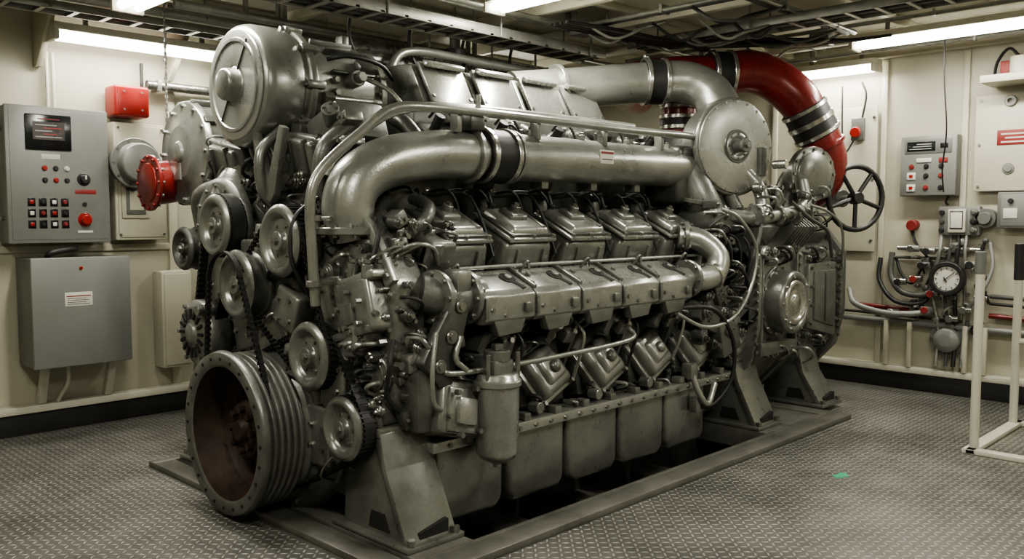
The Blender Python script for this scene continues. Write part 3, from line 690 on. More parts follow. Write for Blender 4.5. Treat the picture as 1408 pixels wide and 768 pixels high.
b=B('flywheel_housing',E)
P8=[(3.08,.50),(3.02,.75),(3.02,1.22),(3.3,1.56),(4.7,1.56),(4.98,1.22),(4.98,.75),(4.92,.50),(4.6,.15),(3.4,.15)]
def grow(P,d): return [(4+(y-4)*(1+d),.9+(z-.9)*(1+d)) for y,z in P]
b.ext(P8,'X',5.5,6.90,STEEL,.03,3)
b.ext(grow(P8,.05),'X',5.5,5.54,STEEL,.008);b.ext(grow(P8,.035),'X',6.14,6.19,STEEL,.008);b.ext(grow(P8,.05),'X',6.84,6.92,CAST,.008)
b.ext(grow(P8,-.2),'X',6.92,7.1,CAST,.03)
b.ext([(6.28,.66),(6.28,1.16),(6.76,1.16),(6.76,.56)],'Y',2.975,3.04,STEEL,.02)
b.ext([(6.34,.72),(6.34,1.10),(6.70,1.10),(6.70,.64)],'Y',2.955,3.0,CAST,.015)
b.bb((6.50,2.945,.70),(6.52,2.97,1.08),STEELD,.004)
for k in range(4):
    for x in (6.305,6.735): b.bolts((x,2.975,.70+k*.14),(0,-1,0),0,1,.014,.02)
b.ext([(5.56,.62),(5.6,.52),(6.10,.52),(6.10,.60)],'Y',2.98,3.1,STEEL,.01)
for x in (5.57,6.09): b.bb((x,2.985,.52),(x+.025,3.06,1.28),STEEL,.004)
for k in range(12):
    z=.56+k*.06
    for x in (5.5,6.14,6.84): b.bolts((x,2.985,z),(-1,0,0),0,1,.014,.02)
b.lathe((5.84,3.06,.90),(0,-1,0),[(0,0),(0,.255),(.06,.255),(.06,.23),(.18,.225),(.20,.215),(.20,.175),(.17,.165),(.17,0)],STEEL,52)
b.lathe((5.84,2.885,.90),(0,-1,0),[(0,.0),(0,.165),(.015,.165),(.03,.15),(.03,.13),(.01,.12),(.01,.06),(.03,.05),(.03,0)],SHINY,40)
b.bolts((5.84,3.0,.90),(0,-1,0),.24,14,.013,.012);b.bolts((5.84,2.86,.9),(0,-1,0),.195,10,.012,.012,SHINY)
b.box((5.62,3.1,1.40),(.3,.2,.24),CAST,Rm('X',35),.03);b.box((6.35,3.14,1.40),(.7,.2,.14),CAST,Rm('X',38),.03)
for k in range(8): b.box((5.98+k*.05,3.08,1.42),(.018,.2,.2),STEEL,Rm('X',38),.004)
greeble(b,'Y',3.0,(5.56,6.06),(1.14,1.3),16,51,.05,(.03,.08));greeble(b,'Y',3.02,(6.2,6.8),(1.16,1.28),16,52,.04,(.03,.07));greeble(b,'Y',3.06,(5.55,6.8),(.5,.62),22,53,.06,(.03,.09))
b.lathe((6.7,3.5,.32),(1,0,0),[(0,0),(0,.2),(.1,.2),(.1,.16),(.14,.16),(.14,.2),(.2,.2),(.2,0)],STEELD,40)
b.bb((5.25,3.2,.45),(5.52,4.8,1.35),CAST,.03)
for k in range(3): b.ext([(5.2,.95-.1*k),(5.5,1.1-.1*k),(5.5,1.06-.1*k),(5.2,.91-.1*k)],'Y',3.05,3.25,STEEL,.004)
b.ext([(4.95,1.30),(5.5,.62),(5.5,.5),(5.42,.5),(4.9,1.15)],'Y',3.08,3.16,STEEL,.01)
b.done()

b=B('compressor_housing',E)
n=Vector((-.34,-1,.02)).normalized();o=Vector((5.45,3.16,2.0))
b.lathe(o,n,[(-.34,0),(-.34,.16),(-.28,.2),(-.22,.30),(-.12,.335),(-.04,.335),(-.03,.345),(0,.345),(.01,.335),(.015,0)],STEEL,60)
b.lathe(o+n*.012,n,[(0,.325),(.012,.325),(.016,.30),(.02,.12),(.018,.10),(.03,.095),(.032,.07),(.015,.06),(.015,0)],STEELL,60)
b.lathe(o+n*.033,n,[(0,.10),(.006,.10),(.006,.115),(0,.118)],STEELD,44,0)
b.lathe(o+n*.02,n,[(0,0),(0,.045),(.08,.04),(.085,.05),(.11,.048),(.11,0)],CAST,28);b.bolts(o+n*.13,n,0,1,.02,.025)
b.bolts(o+n*.02,n,.31,20,.009,.012);b.bolts(o+n*.04,n,.083,8,.008,.01,STEELD)
b.tube([(5.2,3.4,1.85),(5.22,3.3,1.65),(5.28,3.25,1.5)],.13,CAST,24)
flange(b,(5.22,3.32,1.63),(0,-.2,1),.17,.03,10,STEEL)
b.box((5.28,3.25,1.48),(.34,.34,.16),CAST,None,.04,3)
b.box((5.1,3.3,1.35),(.22,.28,.18),STEELD,Rm('X',25),.03)
b.box((5.2,3.5,1.8),(.4,.4,.4),STEELD,None,.05,3)
flange(b,(5.2,3.41,1.85),(1,0,0),.18,.04,10,STEEL)
b.tube([(5.45,3.2,1.68),(5.5,3.15,1.55),(5.6,3.1,1.45)],.05,STEEL,16)
greeble(b,'Y',3.12,(5.0,5.6),(1.25,1.6),40,61,.08,(.03,.09))
b.done()
b=B('exhaust_crossover_pipe',E)
b.tube([(4.3,4.22,2.36),(4.75,4.05,2.42),(5.1,3.88,2.47),(5.35,3.74,2.50)],.145,PIPE,32)
b.tube([(5.35,3.74,2.50),(5.52,3.60,2.50),(5.60,3.46,2.42),(5.60,3.36,2.28),(5.56,3.3,2.15)],.15,PIPE,32)
coupling(b,(5.32,3.755,2.497),(.8,-.6,.0),.148,.17)
b.lathe((4.62,4.1,2.4),(.93,-.36,.1),[(0,.1),(0,.18),(.03,.18),(.03,.1)],PIPE,36)
b.done()
b=B('red_intake_duct',E)
b.tube([(6.5,4.75,2.60),(6.1,4.62,2.60),(5.82,4.36,2.61),(5.74,4.05,2.61),(5.86,3.78,2.61),(6.0,3.62,2.61)],.15,RED,32)
b.tube([(6.0,3.62,2.61),(6.20,3.47,2.64),(6.36,3.34,2.58),(6.47,3.21,2.44),(6.55,3.16,2.33)],.165,RED,32)
b.tube([(6.55,3.16,2.34),(6.63,3.08,2.12),(6.68,3.05,1.95),(6.67,3.08,1.8),(6.6,3.18,1.7)],.155,RED,32)
coupling(b,(6.0,3.62,2.615),(.8,-.58,.02),.16,.18)
coupling(b,(6.58,3.14,2.26),(.42,-.33,-.9),.162,.27)
b.tube([(5.75,3.82,2.15),(5.75,3.82,2.58)],.13,RED,28,1)
for z in (2.24,2.4): coupling(b,(5.75,3.82,z),(0,0,1),.13,.1)
b.lathe((5.75,3.82,2.12),(0,0,1),[(0,0),(0,.2),(.04,.2),(.04,0)],RED,36)
b.bb((5.5,3.5,1.55),(6.0,4.2,2.12),STEELD,.05)
b.lathe((6.63,3.07,2.08),(.4,-.3,-.9),[(0,.1),(0,.18),(.03,.18),(.03,.1)],RED,36)
b.done()
b=B('outlet_flange_disc',E)
n=Vector((-.45,-1,0)).normalized();o=Vector((6.40,3.02,1.84))
b.lathe(o,n,[(-.2,0),(-.2,.13),(-.06,.15),(-.06,.21),(0,.21),(.0,.17),(.02,.16),(.03,.05),(.03,0)],STEEL,44);b.bolts(o,n,.188,12,.012,.014)
b.tube([o-n*.15,(6.5,3.25,1.75),(6.45,3.3,1.5)],.12,CAST,24)
b.done()
b=B('rear_pipework',E)
b.tube([(5.3,3.1,1.52),(5.5,3.0,1.5),(5.8,2.98,1.53),(6.1,2.98,1.56)],.045,PIPE,16)
for x in (5.45,5.75,6.0): flange(b,(x,2.99,1.52),(1,0,0.05),.075,.03,6,STEEL)
b.cyl((5.75,2.98,1.55),(5.75,2.98,1.70),.03,BOLT);b.box((5.75,2.98,1.72),(.14,.03,.02),SHINY)
b.tube([(5.55,3.15,1.85),(5.62,3.05,1.7),(5.6,3.0,1.52)],.05,PIPE,16)
b.tube([(6.1,2.98,1.56),(6.22,3.0,1.62),(6.25,3.05,1.78)],.05,PIPE,16)
b.tube([(5.6,3.15,2.2),(5.66,3.1,2.05),(5.64,3.1,1.85)],.03,BLACK,12)
b.cyl((5.66,3.08,1.8),(5.66,3.08,2.0),.05,STEELD);b.cyl((5.72,3.0,1.88),(5.72,2.9,1.88),.03,SHINY)
b.tube([(4.6,3.05,1.12),(4.8,3.0,1.11),(4.93,2.98,1.15),(4.98,3.0,1.26),(4.92,3.1,1.36),(4.82,3.2,1.38)],.075,PIPE,24)
flange(b,(4.68,3.03,1.12),(1,-.1,0),.12,.03,8,STEEL);flange(b,(4.86,3.17,1.38),(1,-1,0),.1,.03,8,STEEL)
clampring(b,(4.90,2.985,1.13),(.9,0,.3),.077,.03)
b.tube([(5.0,2.98,1.56),(5.12,2.92,1.5),(5.28,2.88,1.3),(5.22,2.88,1.05),(5.0,2.88,.86),(4.7,2.9,.82),(4.45,2.95,.92)],.012,PIPE,10)
b.tube([(4.5,3.0,.95),(4.8,2.9,.92),(5.0,2.88,.7),(5.02,2.9,.45),(4.9,2.95,.3),(4.8,3.0,.28)],.014,BLACK,10)
b.tube([(5.5,3.05,1.6),(5.46,2.95,1.45),(5.34,2.93,1.25),(5.36,3.0,1.05)],.014,CABLE,10)
b.tube([(5.9,2.95,1.62),(6.1,2.9,1.5),(6.4,2.9,1.4),(6.6,2.95,1.2)],.014,CABLE,10)
b.tube([(6.2,2.95,1.6),(6.4,2.9,1.55),(6.7,2.92,1.42),(6.85,2.97,1.1)],.011,PIPE,10)
b.tube([(4.74,3.02,.5),(4.76,2.98,.38),(4.85,2.97,.3),(4.95,2.98,.42)],.02,PIPE,12)
b.box((4.74,3.04,.52),(.08,.08,.1),STEEL,None,.01);b.box((4.8,3.02,.3),(.1,.06,.1),STEEL,None,.01)
for i in range(5):
    x=5.1+i*.12;b.tube([(x,3.15,1.42),(x+.04,3.02,1.36),(x+.06,3.0,1.2),(x+.02,3.1,1.08)],.009,BLACK,7)
b.box((5.02,3.1,.9),(.2,.14,.3),CAST,Rm('Y',20),.02);b.box((5.2,3.08,.7),(.24,.14,.24),CAST,Rm('Y',-15),.02)
b.box((5.05,3.1,1.12),(.16,.16,.16),STEELD,None,.02)
greeble(b,'Y',3.06,(4.85,5.4),(.6,1.25),50,71,.08,(.03,.1))
greeble(b,'Y',3.04,(5.5,6.5),(1.5,1.75),34,72,.08,(.03,.09))
b.done()
b=B('handwheel_valve',E)
n=Vector((-.55,-1,0)).normalized();o=Vector((6.80,2.86,1.66));_,u,v=frame(n)
ring=[o+(u*math.cos(2*PI*k/32)+v*math.sin(2*PI*k/32))*.25 for k in range(33)]
b.tube(ring,.022,BLACK,10,1)
for k in range(5):
    a=2*PI*k/5+.3;d=u*math.cos(a)+v*math.sin(a);b.cyl(o,o+d*.245,.018,BLACK,seg=8)
b.lathe(o-n*.04,n,[(0,0),(0,.05),(.09,.045),(.09,0)],BLACK,20)
b.cyl(o,o-n*.35,.022,SHINY,seg=12);b.cyl(o-n*.15,o-n*.45,.07,STEELD,seg=20)
b.done()

# ------------------------------------------------------------------ SKID FRAME
b=B('engine_skid_frame')
z1=.035
b.bb((2.14,2.66,.0),(6.36,2.80,z1),FRAME,.004);b.bb((2.14,5.1,.0),(6.36,5.18,z1),FRAME,.004)
b.bb((2.14,2.8,.0),(2.27,5.1,z1),FRAME,.004);b.bb((6.2,2.8,.0),(6.36,5.1,z1),FRAME,.004)
b.bb((2.27,2.80,-.3),(6.2,2.83,z1),FRAME,.002)
for x in (2.32,5.40,): b.bb((x-.02,2.8,-.1),(x+.32,5.1,.034),FRAME,.004)
for x in (3.2,3.9,4.6): b.bb((x,2.83,-.22),(x+.25,5.1,-.18),FRAME,.002)
b.bb((2.27,3.4,-.3),(6.2,3.5,0.0),STEELD,.004);b.bb((2.27,4.5,-.3),(6.2,4.6,0.0),STEELD,.004)
b.bb((5.7,2.81,-.03),(6.19,5.1,.03),FRAME,.004)
b.done()

# ------------------------------------------------------------------ LEFT WALL EQUIPMENT
F=6.4;YB=Y1-PT-.002
e=empty('control_cabinet');b=B('cabinet_body',e)
b.bb((1.77,F+.02,1.335),(2.42,YB,2.25),CABR,.008);b.bb((1.765,F,1.33),(2.425,F+.03,2.255),CAB,.01)
b.bb((1.79,F-.004,1.355),(2.40,F,2.23),CAB,.002)
b.done()
b=B('control_panel_face',e)
b.bb((1.885,F-.02,1.96),(2.175,F,2.20),SCREEN,.008);b.bb((1.93,F-.022,2.03),(2.13,F-.019,2.15),SCRG,0)
for k in range(5): b.bb((1.945+.05*(k%2),F-.024,2.045+k*.02),(2.11-.03*(k%3),F-.021,2.051+k*.02),(SCRC,SCRR)[k%2],0)
b.bb((1.96,F-.022,2.165),(2.1,F-.019,2.172),REDLAB,0)
b.bb((1.98,F-.008,1.90),(2.1,F,1.935),LABEL,.001)
def btn(x,z,m,r=.014,h=.018):
    b.lathe((x,F-.004,z),(0,-1,0),[(0,0),(0,r*1.3),(.006,r*1.3),(.006,r),(h,r),(h,0)],m,16,.001)
for i,x in enumerate((2.0,2.07,2.14)):
    btn(x,1.84,(REDB,BLACK,LABEL)[i]);btn(x,1.76,(BLACK,REDB,BLACK)[i])
for j,z in enumerate((1.61,1.535,1.46)):
    for i,x in enumerate((1.91,1.98,2.05,2.12)):
        b.bb((x-.024,F-.008,z-.028),(x+.024,F-.003,z+.028),SCREEN,.001)
        q=(i+2*j)%4
        if q==0: b.bb((x-.013,F-.018,z-.013),(x+.013,F-.006,z+.013),REDB,.003)
        elif q==2: b.bb((x-.013,F-.018,z-.013),(x+.013,F-.006,z+.013),LABEL,.003)
        else: btn(x,z,(BLACK,REDLAB)[q==3],.012)
b.lathe((2.25,F,1.77),(0,-1,0),[(0,0),(0,.045),(.01,.045),(.01,.03),(.04,.026),(.04,0)],BLACK,24);b.bb((2.245,F-.05,1.77),(2.255,F-.03,1.8),LABEL,0)
b.bb((2.19,F-.006,1.67),(2.33,F,1.70),REDLAB,.001)
b.lathe((2.25,F,1.49),(0,-1,0),[(0,0),(0,.048),(.01,.048),(.01,.025),(.03,.025),(.03,.034),(.05,.032),(.05,0)],REDB,28)
b.bb((2.2,F-.006,1.40),(2.3,F,1.415),LABEL,.001);b.cyl((2.25,F,1.60),(2.25,F-.02,1.60),.014,BLACK)
b.cyl((1.775,F+.1,1.5),(1.75,F+.1,1.5),.015,BOLT);b.cyl((1.775,F+.1,2.1),(1.75,F+.1,2.1),.015,BOLT)
b.done()
e=empty('electrical_cabinet');b=B('cabinet_body',e)
G=6.28
b.bb((1.86,G+.02,.49),(2.50,YB,1.23),CABR,.008);b.bb((1.855,G,.485),(2.505,G+.03,1.235),CAB,.01)
b.bb((2.06,G-.003,.90),(2.24,G,.995),LABEL,.001);b.bb((2.07,G-.004,.965),(2.23,G-.002,.972),REDLAB,0)
for k in range(4): b.bb((2.075,G-.004,.912+k*.013),(2.22-.02*(k%2),G-.002,.916+k*.013),CABLE,0)
b.cyl((2.17,G,1.16),(2.17,G-.01,1.16),.012,REDB);b.done()
b=B('cabinet_wall_struts',e)
for x in (1.95,2.40): b.ext([(6.42,.49),(6.48,.49),(6.60,.205),(6.54,.205)],'X',x,x+.05,WHITE,.003)
b.tube([(2.12,6.45,.49),(2.12,6.46,.35),(2.08,6.55,.21)],.014,WHITE,8);b.done()
b=B('cable_conduit',e);b.tube([(2.0,6.42,1.236),(2.02,6.38,1.265),(2.15,6.4,1.285),(2.2,6.45,1.29)],.02,BLACK,10);b.done()
b=B('wall_junction_panel');b.bb((2.50,6.5,1.34),(2.88,YB,2.2),CREAM2,.01);b.bb((2.52,6.49,1.36),(2.86,6.505,2.18),CREAM2,.006)
for x in (2.53,2.85):
    for z in (1.38,1.77,2.16): b.bolts((x,6.49,z),(0,-1,0),0,1,.01,.008)
b.bb((2.54,6.475,1.5),(2.74,6.495,1.76),CREAM,.006);b.bb((2.57,6.465,1.53),(2.71,6.48,1.73),CABR,.004);b.bb((2.59,6.46,1.56),(2.69,6.468,1.70),CREAM2,.002);b.done()
b=B('red_alarm_box');b.bb((2.49,6.42,2.235),(2.74,YB,2.46),REDB,.02,seg=3);b.bb((2.51,6.41,2.25),(2.72,6.425,2.445),REDB,.012)
b.bolts((2.615,6.41,2.35),(0,-1,0),.09,4,.008,.006,None,.785);b.done()
b=B('small_wall_box');b.bb((2.80,6.45,.36),(3.04,YB,1.10),CREAM2,.015);b.bb((2.82,6.44,.38),(3.02,6.455,1.08),CREAM2,.01);b.done()
b=B('steel_conduit');b.tube([(2.78,6.56,2.50),(3.6,6.56,2.50),(7.6,6.56,2.50)],.035,FOIL,12,1)
for x in (2.85,4,5.2,6.5): b.bb((x,6.52,2.46),(x+.03,YB+.03,2.54),GALV,.002)
b.done()
for k,x in enumerate((2.10,2.14,2.76)):
    b=B('riser_pipe');b.cyl((x,6.6,2.26),(x,6.6,2.66),.013,(WHITE,WHITE,BLACK)[k],seg=8);b.done()

# ------------------------------------------------------------------ RIGHT WALL EQUIPMENT
W=X1-PT-.002
e=empty('wall_control_panel');b=B('panel_body',e)
b.bb((W-.11,2.42,1.69),(W,2.88,2.20),CABR,.01);b.bb((W-.12,2.425,1.695),(W-.108,2.875,2.195),CAB,.006)
b.bb((W-.126,2.46,2.05),(W-.119,2.84,2.17),CABR,.002)
b.bb((W-.13,2.59,2.07),(W-.122,2.82,2.15),SCREEN,.002);b.bb((W-.13,2.49,2.09),(W-.122,2.55,2.13),SCREEN,.002)
for k in range(3): b.bb((W-.132,2.62,2.085+k*.02),(W-.129,2.80-.03*k,2.091+k*.02),SCRC,0)
for i in range(3):
    y=2.78-.12*i
    for j,z in enumerate((1.94,1.86,1.76)):
        if (i,j)==(0,1) or (i,j)==(0,2):
            b.bb((W-.13,y-.035,z-.03),(W-.12,y+.035,z+.03),LABEL,.002);b.bb((W-.135,y-.015,z-.012),(W-.13,y+.015,z+.012),REDB,0)
        else: b.lathe((W-.12,y,z),(-1,0,0),[(0,0),(0,.022),(.006,.022),(.006,.014),(.02,.014),(.02,0)],(REDLAB if (i+j)%3==0 else BLACK),14,.001)
b.bb((W-.13,2.62,1.975),(W-.12,2.74,2.01),LABEL,.001);b.bb((W-.128,2.49,1.97),(W-.12,2.56,2.01),REDLAB,.001)
b.tube([(W-.04,2.5,1.69),(W-.04,2.52,1.64),(W-.04,2.5,1.612)],.01,BLACK,8);b.done()
b=B('wall_notice_board');b.bb((W-.06,1.2,1.72),(W,2.31,2.50),CREAM2,.012)
b.bb((W-.065,1.84,2.09),(W-.059,2.14,2.21),REDLAB,.002)
for k in range(3): b.bb((W-.068,1.88,2.108+k*.032),(W-.064,2.11-.03*(k%2),2.120+k*.032),LABEL,0)
for z in (1.76,2.1,2.46):
    for y in (1.25,2.27): b.bolts((W-.06,y,z),(-1,0,0),0,1,.012,.01)
b.lathe((W-.06,2.05,1.90),(-1,0,0),[(0,0),(0,.045),(.01,.045),(.01,.03),(.02,.03),(.02,0)],CAB,20)
b.lathe((W-.06,2.05,2.44),(-1,0,0),[(0,.02),(0,.045),(.02,.045),(.02,.02)],BOLT,20)
b.done()
b=B('grey_junction_box');b.bb((W-.14,1.5,1.42),(W,2.10,1.71),CABR,.012);b.bb((W-.145,1.55,1.44),(W-.135,2.07,1.69),CAB,.005);b.bb((W-.15,1.95,1.5),(W-.143,2.05,1.58),LABEL,.001)
b.lathe((W-.145,2.0,1.64),(-1,0,0),[(0,0),(0,.02),(.02,.02),(.02,0)],BLACK,16);b.done()
e=empty('valve_manifold_rack');b=B('pressure_gauge',e)
gx=W-.22;gy,gz=2.44,1.0
b.lathe((gx,gy,gz),(1,0,0),[(0.02,0),(.02,.10),(0,.105),(0,.14),(.05,.145),(.10,.13),(.1,0)],BLACK,40)
b.lathe((gx+.015,gy,gz),(-1,0,0),[(0,0),(0,.10)],LABEL,40);b.cyl((gx+.1,gy,gz),(W,gy,gz),.03,BOLT)
b.box((gx+.008,gy-.02,gz+.02),(.004,.006,.11),BLACK,Rm('X',50),0);b.box((gx+.008,gy+.01,gz-.01),(.004,.008,.05),BLACK,Rm('X',-30),0)
for k in range(12):
    a=PI*k/6;b.box((gx+.01,gy+.086*math.cos(a),gz+.086*math.sin(a)),(.004,.018,.005),BLACK,Rm('X',math.degrees(a)),0)
b.done()
b=B('rack_plates',e)
b.bb((W-.08,2.24,1.36),(W,2.56,1.60),CAB,.01);b.bb((W-.11,2.34,1.38),(W-.08,2.48,1.58),WHITE,.01);b.bb((W-.113,2.36,1.41),(W-.109,2.46,1.56),SCREEN,.002)
b.bb((W-.116,2.365,1.42),(W-.112,2.455,1.55),LABEL,.002)
for k in range(3): b.lathe((W-.08,2.28,1.40+k*.075),(-1,0,0),[(0,0),(0,.028),(.03,.028),(.03,.018),(.05,.018),(.05,0)],(BOLT,BLACK)[k%2],18)
for k in range(3): b.lathe((W-.08,2.53,1.40+k*.075),(-1,0,0),[(0,0),(0,.02),(.03,.02),(.03,0)],(BLACK,STEELD)[k%2],18)
b.lathe((W-.0,2.20,1.5),(-1,0,0),[(0,0),(0,.08),(.08,.08),(.08,.05),(.12,.05),(.12,0)],CABR,28)
b.lathe((W-.0,2.78,1.44),(-1,0,0),[(0,0),(0,.045),(.06,.045),(.06,.05),(.09,.045),(.09,0)],REDLAB,24)
b.tube([(W-.03,2.78,1.4),(W-.06,2.76,1.3),(W-.05,2.72,1.26)],.008,BLACK,8)
b.done()
b=B('rack_piping',e)
for k,y in enumerate((2.34,2.40,2.46,2.54)): b.tube([(W-.06,y,1.36),(W-.09,y,1.2),(W-.06,y+.02*k,.9),(W-.06,y,.55),(W-.1,y,.25)],.014+.004*(k%2),(PIPE,BLACK,CABLE,PIPE)[k],10)
b.tube([(W-.04,2.95,1.20),(W-.08,2.94,1.0),(W-.13,2.82,.86),(W-.10,2.62,.86),(W-.06,2.56,1.05)],.026,CABLE,12)
b.tube([(W-.04,3.05,1.15),(W-.08,3.04,.95),(W-.13,2.88,.78),(W-.10,2.66,.78),(W-.06,2.60,.95)],.02,BLACK,12)
b.tube([(W-.03,2.92,1.15),(W-.06,2.86,1.02),(W-.08,2.76,.94),(W-.05,2.68,1.1)],.013,BLACK,10)
b.tube([(W-.05,2.9,1.24),(W-.05,2.2,1.24)],.02,SHINY,10,1);b.tube([(W-.05,2.95,1.16),(W-.05,2.5,1.16)],.014,CABLE,10,1)
b.tube([(W-.1,3.3,.86),(W-.2,3.2,.74),(W-.22,2.95,.68),(W-.18,2.75,.68),(W-.1,2.6,.7)],.026,CAB,12)
b.tube([(W-.05,3.25,.72),(W-.05,2.7,.70)],.022,RED,10,1);b.tube([(W-.05,2.15,.70),(W-.05,1.2,.66)],.022,RED,10,1);b.tube([(W-.05,3.4,.60),(W-.05,1.0,.56)],.028,CAB,10,1)
b.tube([(W-.05,2.15,.80),(W-.05,1.2,.76)],.014,BLACK,10,1);b.tube([(W-.05,2.15,.86),(W-.05,1.2,.83)],.018,CABLE,10,1)
b.tube([(W-.05,3.4,.66),(W-.05,2.3,.63)],.012,BLACK,10,1)
b.tube([(W-.04,2.8,1.4),(W-.06,2.72,1.25),(W-.07,2.6,1.1),(W-.05,2.66,.9)],.01,BLACK,8)
b.tube([(W-.06,2.16,1.3),(W-.12,2.12,1.1),(W-.16,2.18,.9),(W-.1,2.3,.75)],.016,CAB,10)
b.tube([(W-.06,2.2,1.3),(W-.1,2.24,1.15),(W-.14,2.2,1.0),(W-.1,2.14,.8)],.012,BLACK,8)
greeble(b,'X',W-.05,(2.15,2.75),(.62,1.32),46,81,.06,(.03,.07))
k_=0
for y,z in ((2.75,1.24),(2.85,.95),(2.62,.72),(2.42,.66),(2.28,1.12),(2.2,.85),(2.9,.68),(2.62,1.22),(2.58,.86),(2.32,.74),(2.66,1.10),(2.72,.98)):
    k_+=1
    b.cyl((W-.1,y-.05,z),(W-.1,y+.05,z),.028,(SHINY,CAB)[k_%2],seg=14);b.cyl((W-.1,y,z),(W-.17,y,z),.012,BOLT,seg=8);b.cyl((W-.17,y,z),(W-.185,y,z),.03,(REDLAB,BOLT,BLACK)[k_%3],seg=16)
b.lathe((W-.02,2.46,.47),(-1,0,0),[(0,0),(0,.15),(.04,.15),(.04,.11),(.1,.1),(.12,.05),(.12,0)],CAB,36);b.bolts((W-.06,2.46,.47),(-1,0,0),.13,8,.012,.012)
for y in (2.95,2.75,2.3,2.15): b.bb((W-.10,y,.205),(W-.06,y+.035,.60),CREAM2,.003)
b.done()
b=B('access_door_panel');b.bb((W-.02,3.12,1.2),(W,3.85,2.5),CREAM2,.008)
for z in (1.3,1.85,2.4): b.bolts((W-.02,3.15,z),(-1,0,0),0,1,.014,.012)
b.done()
V=W-.034
b=B('red_emergency_stop');b.bb((V-.04,3.22,2.2),(V,3.34,2.40),CABR,.01);b.lathe((V-.04,3.28,2.27),(-1,0,0),[(0,0),(0,.03),(.03,.03),(.03,.05),(.06,.045),(.06,0)],REDB,24)
b.tube([(V-.01,3.25,2.40),(V-.01,3.22,2.6),(V-.01,3.26,2.72)],.01,BLACK,8)
b.tube([(V-.02,3.32,2.2),(V-.05,3.38,2.1),(V-.03,3.42,2.25),(V-.01,3.44,2.7)],.008,BLACK,8);b.done()
b=B('wall_shelf');b.bb((W-.36,1.3,2.56),(W,2.2,2.62),WHITE,.008)
b.cyl((W-.2,1.95,2.62),(W-.2,1.95,2.76),.08,WHITE);b.bb((W-.3,1.5,2.62),(W-.1,1.8,2.84),CAB,.02)
b.tube([(W-.2,1.95,2.74),(W-.15,2.05,2.84),(W-.08,2.15,2.76),(W-.06,2.18,2.64)],.012,BLACK,8);b.bb((W-.2,2.02,2.62),(W-.12,2.1,2.74),REDLAB,.01);b.done()

b=B('floor_handrail')
b.cyl((6.0,1.71,.0),(6.0,1.71,1.28),.028,WHITE);b.cyl((6.96,1.73,0),(6.96,1.73,1.10),.028,WHITE);b.cyl((6.96,1.73,1.06),(6.96,1.73,1.32),.034,BLACK)
b.cyl((6.0,1.71,1.15),(6.0,1.71,1.29),.034,CABR);b.cyl((6.07,1.74,.95),(6.07,1.74,1.3),.012,CABLE)
b.bb((5.92,1.68,.0),(7.05,1.76,.03),WHITE);b.bb((5.92,.9,.0),(6.0,1.74,.03),WHITE);b.bb((6.97,.9,.0),(7.05,1.74,.03),WHITE)
b.cyl((6.96,1.73,.62),(6.96,.9,.62),.022,WHITE);b.cyl((6.96,.9,0),(6.96,.9,1.3),.028,WHITE);b.cyl((6.0,.9,0),(6.0,.9,1.3),.028,WHITE);b.done()
b=B('green_paint_mark');b.ext([(4.83,2.10),(4.85,2.07),(4.88,2.075),(4.90,2.05),(4.93,2.08),(4.96,2.09),(4.95,2.13),(4.90,2.12),(4.86,2.14)],'Z',.0,.002,GREEN,0);b.done()

# ------------------------------------------------------------------ CEILING SERVICES
e=empty('cable_tray')
b=B('tray_ladder',e)
for y in (4.42,4.68): b.bb((2.35,y,2.78),(5.6,y+.015,2.85),GALV,.002)
for k in range(17): b.bb((2.4+k*.19,4.42,2.78),(2.43+k*.19,4.69,2.795),GALV,0)
for k in range(5): b.tube([(2.35,4.46+k*.05,2.81),(3.4,4.47+k*.05,2.805),(4.5,4.45+k*.05,2.81),(5.6,4.46+k*.05,2.805)],.014,(BLACK,CABLE)[k%2],8)
for x in (2.9,3.4,4.4,5.4):
    for y in (4.415,4.70): b.cyl((x,y,2.78),(x,y,ZC-.001),.007,GALV,seg=8)
for k in range(4): b.tube([(3.3+.5*k,4.6,2.82),(3.34+.5*k,4.74,2.80),(3.38+.5*k,4.80,2.68),(3.45+.5*k,4.8,2.55)],.012,BLACK,8)
b.done()
e=empty('cable_tray')
b=B('tray_ladder',e)
for x in (5.72,5.98): b.bb((x,.2,2.86),(x+.015,4.3,2.92),GALV,.002)
for k in range(20): b.bb((5.72,.3+k*.2,2.86),(5.99,.33+k*.2,2.875),GALV,0)
for k in range(5): b.tube([(5.76+k*.05,.2,2.89),(5.75+k*.05,2.4,2.885),(5.76+k*.05,4.3,2.89)],.013,(BLACK,CABLE,BLACK,GALV,CABLE)[k],8)
for y in (.6,2.0,3.2,4.2):
    for x in (5.705,6.0): b.cyl((x,y,2.86),(x,y,ZC-.001),.007,GALV,seg=8)
b.done()
rr=random.Random(11)
b=B('cable_bundle',e)
for k in range(9):
    o_=k*.018
    b.tube([(4.7,4.2-o_,2.88),(5.2,4.1-o_,2.86+.01*(k%3)),(5.9,3.9-o_,2.85),(6.3,3.5-o_,2.89-.012*(k%4)),(6.6,3.0-o_,2.86),(6.75,2.6,2.88)],.012,(BLACK,CABLE,BLACK)[k%3],8)
for k in range(16):
    x=rr.uniform(4.9,6.6);y=rr.uniform(3.2,4.2);z=2.9
    b.tube([(x,y,z),(x+rr.uniform(.05,.2),y-.12,z-rr.uniform(.03,.14)),(x+rr.uniform(.2,.4),y-.25,z-rr.uniform(.0,.1)),(x+rr.uniform(.4,.6),y-.4,z+.02)],.011,rr.choice((BLACK,CABLE,GALV)),8)
b.box((5.2,4.1,2.88),(.1,.25,.03),GALV,None,0);b.cyl((5.2,4.1,2.86),(5.2,4.1,ZC-.001),.008,GALV,seg=8)
b.box((5.15,4.3,2.93),(.16,.12,.10),CABR,None,.01);b.box((6.65,3.1,2.9),(.12,.16,.12),CAB,None,.01);b.cyl((6.65,3.1,2.95),(6.65,3.1,ZC-.001),.01,GALV,seg=8)
